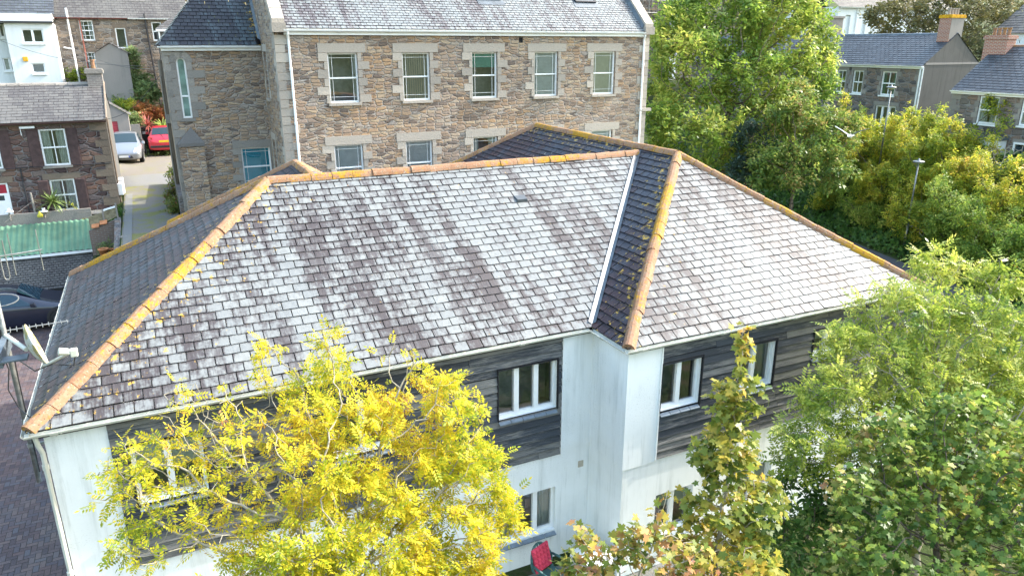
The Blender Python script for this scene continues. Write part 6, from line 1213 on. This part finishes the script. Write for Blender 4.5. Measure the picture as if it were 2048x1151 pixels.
b = [BL(1880, 530, 13.5, .5, .5, .45), BL(1990, 560, 13.4, .45, .5, .4), BL(1800, 640, 13, .85, .9, .75), BL(1950, 680, 12.9, 1.2, 1.1, .95), BL(1730, 720, 12.6, .75, .8, .65), BL(1850, 800, 12.4, 1.1, 1, .9), BL(2020, 800, 12.3, 1.0, 1, .9), BL(1660, 790, 12.2, .62, .6, .6), BL(1630, 890, 11.9, .75, .6, .6), BL(1760, 900, 12, .9, .9, .7), BL(1680, 680, 12.7, .4, .4, .35), BL(1940, 930, 12, 1.3, 1, .8)]
bs = atd(1870, 1000, 12.3); bs = np.array([bs[0], bs[1], 0.])
tree('ash_tree', 'feathery yellow-green ash tree overhanging the right end of the bright slate roof', 'tree', bs, b, 4200, .15, .19, PIN, M['leaf_ash'], M['bark'], .23, 8, .005, [bs, atd(1860, 900, 12.2)], 7, rmax=.16, jit=.07)
b = [BL(1790, 890, 10.6, .62, .6, .5), BL(1940, 850, 10.6, .7, .7, .55), BL(1890, 1000, 10.1, 1.0, .9, .75), BL(2030, 980, 10, .9, .8, .8), BL(1740, 1010, 10, .6, .6, .5), BL(1850, 1140, 9.6, 1.0, .8, .6), BL(2010, 1140, 9.5, .9, .8, .6), BL(1690, 1130, 9.6, .45, .5, .4)]
bs = atd(1880, 1150, 9.8); bs = np.array([bs[0], bs[1], 0.])
tree('sycamore_tree', 'dense dark green sycamore with reddish tips in the bottom right corner', 'tree', bs, b, 2600, .13, .17, LOB, M['leaf_sycdark'], M['bark_dark'], .088, 13, .005, [bs, atd(1880, 1100, 9.9)], 8, rmax=.12, jit=.07)
SP = T_spray(8, 1); SP2 = T_spray(9, 2, .55, .2)
b = [BL(1620, 1080, 12, .9, .9, .9), BL(1560, 1180, 11.5, 1, .8, .7), BL(1680, 1000, 12.4, .7, .7, .6), BL(1600, 960, 12.6, .5, .5, .4)]
bs = ground_at(atd(1620, 1100, 12))
tree('evergreen_shrub', 'dark evergreen undergrowth shrub in the shade under the right trees', 'shrub', bs, b, 700, .18, .22, SP, M['leaf_ivy'], M['bark_dark'], .24, 3, .005, None, 9, rmax=.08, jit=.1)
# behind the roof
b = [BL(1450, 40, 43, 3.6, 3, 2.9), BL(1565, 50, 43, 2.7, 3, 2.8), BL(1610, 150, 42, 1.9, 2, 2.0), BL(1370, 150, 41, 2.3, 2.3, 2.6), BL(1500, 170, 41.5, 2.8, 2.6, 2.4), BL(1335, 270, 40, 1.3, 1.5, 1.9), BL(1430, 280, 40, 2.1, 2, 2.0), BL(1340, 60, 42, 1.5, 1.8, 1.9), BL(1560, 230, 41, 1.8, 1.8, 1.5), BL(1650, 100, 42.5, 1.0, 1.2, 1.1), BL(1500, 310, 39.5, 1.2, 1.2, 1.2)]
bs = ground_at(atd(1450, 360, 41))
tree('ash_tree', 'tall broad green and yellow ash tree right of the stone building', 'tree', bs, b, 3400, .42, .55, SP, M['leaf_bigash'], M['bark_dark'], .50, 9, .014, [bs, atd(1455, 260, 41)], 11, rmax=.3, jit=.25)
b = [BL(1500, 290, 38.5, .9, .9, 1.6), BL(1490, 340, 38, 1.1, 1, .9)]
tree('conifer_tree', 'small dark blue-green conifer between the tall ash and the turning sycamore', 'tree', ground_at(atd(1495, 350, 38)), b, 300, .3, .4, SP2, leaf_mat('conifer_needles', [(0, (.02, .045, .03)), (1, (.05, .085, .06))], .1), M['bark_dark'], .5, 4, .01, None, 12, jit=.15)
b = [BL(1590, 235, 37.5, 1.5, 1.5, 1.3), BL(1560, 315, 37, 1.5, 1.4, 1.2), BL(1640, 300, 37, 1.6, 1.4, 1.4), BL(1600, 190, 38, .8, .8, .8), BL(1680, 260, 37.5, 1.2, 1.2, 1.1), BL(1585, 345, 36.6, 1.6, 1.2, .8), BL(1660, 345, 36.4, 1.2, 1.2, .8), BL(1530, 350, 36.8, .9, .9, .7)]
bs = ground_at(atd(1588, 384, 36.3))
tree('sycamore_tree', 'round-headed sycamore with orange tinge and bare trunk foot on the bank', 'tree', bs, b, 1500, .33, .42, SP, M['leaf_sycdark'], M['bark_dark'], .36, 11, .012, [bs, atd(1590, 330, 36.8)], 13, rmax=.14, jit=.18)
def on_bank(px_, py_, dz):
    for d in np.arange(24, 60, .15):
        p = atd(px_, py_, d)
        if p[2]-float(hgt(p[0], p[1])) < dz: return p, d
    return p, d
hed = [(1690, 275, 1.5, 'leaf_hedge', 'yellow-green hedgerow shrub left of the nearer street lamp top'), (1740, 300, 1.6, 'leaf_hedge', 'yellow hedgerow shrub in front of the long stone house bay'), (1815, 290, 1.5, 'leaf_hedge', 'golden hedgerow shrub below the house corner downpipe'), (1890, 295, 1.6, 'leaf_hedge', 'tall golden hedgerow shrub between the two stone houses'), (1700, 350, 1.5, 'leaf_bigash', 'green hedgerow shrub beside the bank sycamore'), (1765, 365, 1.6, 'leaf_hedge', 'mottled hedgerow shrub left of the short street lamp'), (1850, 365, 1.6, 'leaf_hedge', 'bushy olive hedgerow shrub right of the short street lamp'), (1935, 350, 1.5, 'leaf_hedge', 'yellow hedgerow shrub in front of the bay window'), (1740, 420, .9, 'leaf_bigash', 'low green shrub half way down the bank'), (1830, 430, 1.2, 'leaf_hedge', 'rusty green shrub in the middle of the bank'), (1920, 440, 1.6, 'leaf_bigash', 'dense green shrub below the golden hedge'), (2010, 420, 1.7, 'leaf_hedge', 'olive shrub at the right edge of the bank'), (1970, 500, 1.4, 'leaf_bigash', 'dark green shrub low on the bank above the orange bin'), (2050, 500, 1.5, 'leaf_bigash', 'dark green shrub at right edge above the orange bin'), (1650, 392, .75, 'leaf_hedge', 'small rusty shrub beneath the bank sycamore')]
for k, (x, y, r, m, lab) in enumerate(hed):
    p, d = on_bank(x, y+8, r*.75); rg = np.random.default_rng(200+k); b = [(p, (r*1.1, r, r*.85), 1)]
    for j in range(4): b.append((p+rg.normal(size=3)*np.array([r*.8, r*.8, r*.45])+np.array([0, 0, r*.25]), (r*.5, r*.5, r*.5), 1))
    for j in range(5): b.append((p+rg.normal(size=3)*np.array([r*.75, r*.75, r*.2])+np.array([0, 0, r*.95]), (r*.16, r*.16, r*.5), 2.5))
    tree('hedgerow_shrub', lab, 'shrub', ground_at(p), b, 620, .22, .28, SP, M[m], M['bark_dark'], .24, 10, .008, None, 220+k, 'shrubs along the planted bank', rmax=.07, jit=.14, shell=.4)
p, d = on_bank(2000, 330, 1.0); b = [(p, (1.5, 1.2, 1.2), 1)]
tree('bare_shrub', 'leafless grey twiggy shrub in front of the right-hand house', 'shrub', ground_at(p), b, 420, .22, .26, SP, M['leaf_dull'], M['twig'], .2, 1, .012, None, 260, rmax=.07, leafp=[.12], jit=.1)
p, d = on_bank(1860, 452, .5); b = [(p, (1.3, .8, .6), 1)]
tree('bare_shrub', 'fallen-looking leafless grey branches half way down the bank', 'shrub', ground_at(p), b, 200, .2, .26, SP, M['leaf_dull'], M['twig'], .2, 1, .013, None, 261, rmax=.06, leafp=[.05], jit=.1)
b = [BL(1800, 35, 62, 3.4, 3, 1.9), BL(1890, 25, 62, 3.4, 3, 2.1), BL(1975, 50, 61, 3.0, 3, 2.0), BL(1850, 88, 61, 2.8, 2.6, 1.4), BL(1940, 100, 60, 2.2, 2, 1.3), BL(1770, 70, 62, 1.5, 1.5, .9), BL(2010, 20, 62, 2.0, 2, 1.5), BL(1900, 130, 60, 1.8, 1.5, 1.0)]
bs = ground_at(atd(1885, 130, 61))
tree('broad_tree', 'wide spreading dull green tree behind the orange-capped chimney', 'tree', bs, b, 2100, .6, .7, SP, M['leaf_dull'], M['bark_dark'], .55, 7, .02, [bs, atd(1885, 80, 61)], 14, rmax=.4, jit=.25)
# left-hand garden plants
b = [BL(262, 120, 46, .6, .6, .8), BL(258, 165, 46, 1.35, 1.2, .8), BL(290, 185, 45.5, .9, .9, .7), BL(225, 160, 46, .8, .8, .6), BL(250, 200, 45.5, 1.1, 1, .5)]
tree('conical_shrub', 'tall loose conical shrub in the garden behind the parked cars', 'shrub', ground_at(atd(262, 225, 46)), b, 800, .25, .32, SP2, M['leaf_shrub'], M['bark_dark'], .34, 11, .008, None, 15, rmax=.08, jit=.15)
b = [BL(125, 152, 47, .9, .8, .5), BL(150, 150, 47, .8, .7, .5), BL(115, 162, 47, .6, .6, .4)]
tree('rounded_shrub', 'small dense green shrub against the foot of the white house', 'shrub', ground_at(atd(135, 175, 47)), b, 330, .22, .28, SP, leaf_mat('bright_shrub_leaf', [(0, (.05, .11, .015)), (.7, (.18, .25, .02)), (1, (.38, .33, .03))], .3, .5, 1.5), M['bark_dark'], .28, 10, .008, None, 16, jit=.12)
for k, (x, y, d, r, m, lab) in enumerate([(250, 215, 44.5, .7, 'leaf_hedge', 'low yellow-green garden shrub left of the wheelie bin'), (285, 222, 44.5, .7, 'leaf_red', 'low red and green garden shrub behind the wheelie bin'), (270, 240, 43.5, .55, 'leaf_shrub', 'small green garden shrub beside the trailer wheel'), (318, 225, 45, .6, 'leaf_red', 'small reddish garden shrub behind the red car')]):
    p = atd(x, y, d); tree('garden_shrub', lab, 'shrub', ground_at(p), [(p, (r, r, r*.7), 1)], 170, .18, .22, SP, M[m], M['bark_dark'], .22, 9, .007, None, 270+k, 'shrubs in the garden behind the cars', jit=.1)
b = [BL(342, 345, 32, .22, .4, .35), BL(345, 380, 30.8, .28, .6, .4), BL(350, 415, 29.8, .32, .6, .5)]
tree('climbing_hedge', 'narrow green and red hedge along the lane wall under the tower', 'hedge', ground_at(atd(347, 420, 30.2)), b, 360, .16, .2, SP, leaf_mat('hedge_leaf', [(0, (.05, .09, .02)), (.7, (.15, .17, .03)), (1, (.36, .10, .07))], .25, .5, 1.2), M['bark_dark'], .22, 4, .006, None, 17, jit=.08)
b = [BL(242, 450, 29.5, .38, .4, .45), BL(236, 425, 30, .3, .3, .25), BL(247, 468, 29, .3, .3, .3)]
tree('conifer_shrub', 'dark green bushy shrub at the cottage corner beside the gravel lane', 'shrub', ground_at(atd(242, 470, 29.3)), b, 260, .14, .18, SP, M['leaf_ivy'], M['bark_dark'], .2, 5, .006, None, 18, jit=.07)
p = ony(152, 432, 34.95); tree('golden_shrub', 'small golden shrub behind the green corrugated roof', 'shrub', ground_at(p), [(p, (.55, .25, .25), 1)], 160, .12, .16, SP, M['leaf_hedge'], M['bark_dark'], .16, 4, .005, None, 19, jit=.06)
p = atd(210, 492, 28.2); tree('pot_plant_shrub', 'straggly green plant in the yard beside the orange pots', 'plant', (p[0], p[1], p[2]-.5), [(p, (.3, .25, .3), 1)], 110, .12, .16, SP, M['leaf_shrub'], M['bark_dark'], .16, 3, .005, None, 20, jit=.06)
b = [BL(236, 40, 54.5, .5, .4, .6)]
tree('buddleia_shrub', 'wispy buddleia growing from the terrace gutter', 'shrub', np.array(atd(225, 52, 54.8)), b, 90, .16, .2, SP2, M['leaf_dull'], M['twig'], .25, 2, .008, None, 21, jit=.06)
def spiky(name, label, base, hs, n, L, mat, seed):
    g = np.random.default_rng(seed); root = empty(name, base, label, 'plant'); base = np.array(base, float); tp = base+np.array([0, 0, hs]); mb = MB(); mb.tube(base, tp, .07, .055); mb.build('stem', M['bark_dark'], root)
    lm = MB()
    for i in range(n):
        a = g.uniform(0, 6.283); e = g.uniform(-.35, 1.35); h = np.array([math.cos(a), math.sin(a), 0]); s = np.array([-math.sin(a), math.cos(a), 0]); l = L*g.uniform(.75, 1.1); p = tp.copy(); w0 = .025*L/.7; pts = []
        for k in range(5):
            pts.append((p-s*w0*(1-(k/4.2)**2), p+s*w0*(1-(k/4.2)**2))); ee = e-k*.22*(1.2-e*.5); p = p+(h*math.cos(ee)+np.array([0, 0, math.sin(ee)]))*l/4
        for k in range(4): lm.poly([pts[k][0], pts[k][1], pts[k+1][1], pts[k+1][0]])
    lm.build('foliage', mat, root)
gl = flat('sword_leaf_green', (.16, .22, .06), .5, .4, 0, .35); rl = flat('sword_leaf_red', (.42, .12, .09), .5, .4, 0, .3); yl = flat('sword_leaf_yellow', (.34, .40, .10), .5, .4, 0, .3)
p = ony(105, 405, 34.95); spiky('cordyline_plant', 'green spiky cordyline in front of the lower cottage window', (p[0], p[1], 3.3), p[2]-3.3, 90, .75, gl, 1)
p = atd(296, 252, 43.5); spiky('cordyline_plant', 'red spiky cordyline behind the wheelie bin', (p[0], p[1], float(hgt(p[0], p[1]))), max(.1, p[2]-float(hgt(p[0], p[1]))), 70, .8, rl, 2)
p = atd(326, 256, 44); spiky('cordyline_plant', 'bright yellow-green spiky cordyline behind the red car', (p[0], p[1], float(hgt(p[0], p[1]))), max(.1, p[2]-float(hgt(p[0], p[1]))), 80, .85, yl, 3)
# ivy and rough growth covering the bank
def cover(name, xr_, yr_, n, size, mat, cond, seed):
    g = np.random.default_rng(seed); x = g.uniform(*xr_, n*2); y = g.uniform(*yr_, n*2); k = cond(x, y); x, y = x[k][:n], y[k][:n]; z = hgt(x, y)+g.uniform(0, .22, len(x)); m = len(x)
    o = leaves(name, np.stack([x, y, z], 1), nrm(g.normal(size=(m, 3))*np.array([1, 1, .4])), nrm(np.array([-.35, 0, 1.])+g.normal(size=(m, 3))*.4), size*g.uniform(.6, 1.3, m), T_spray(4, seed, .6, .42), mat, None); o['kind'] = 'stuff'
cover('ivy_ground_cover', (30, 46), (15, 44), 14000, .36, M['leaf_ivy'], lambda x, y: x > 31.7+(y-21)*.27, 5)
cover('garden_ground_cover', (-9, 6), (46.5, 56), 2500, .3, M['leaf_shrub'], lambda x, y: (x > -1.2) | (y > 51.6), 6)
cover('rough_grass', (15, 29), (4, 24), 9000, .30, M['leaf_ivy'], lambda x, y: (x < 27.6+(y-21)*.27) & (x > 14.9), 8)
cover('bank_ground_cover', (38, 52), (15, 46), 5000, .5, M['leaf_shrub'], lambda x, y: (x < 42.6) & (x > 36+(y-21)*.27), 9)
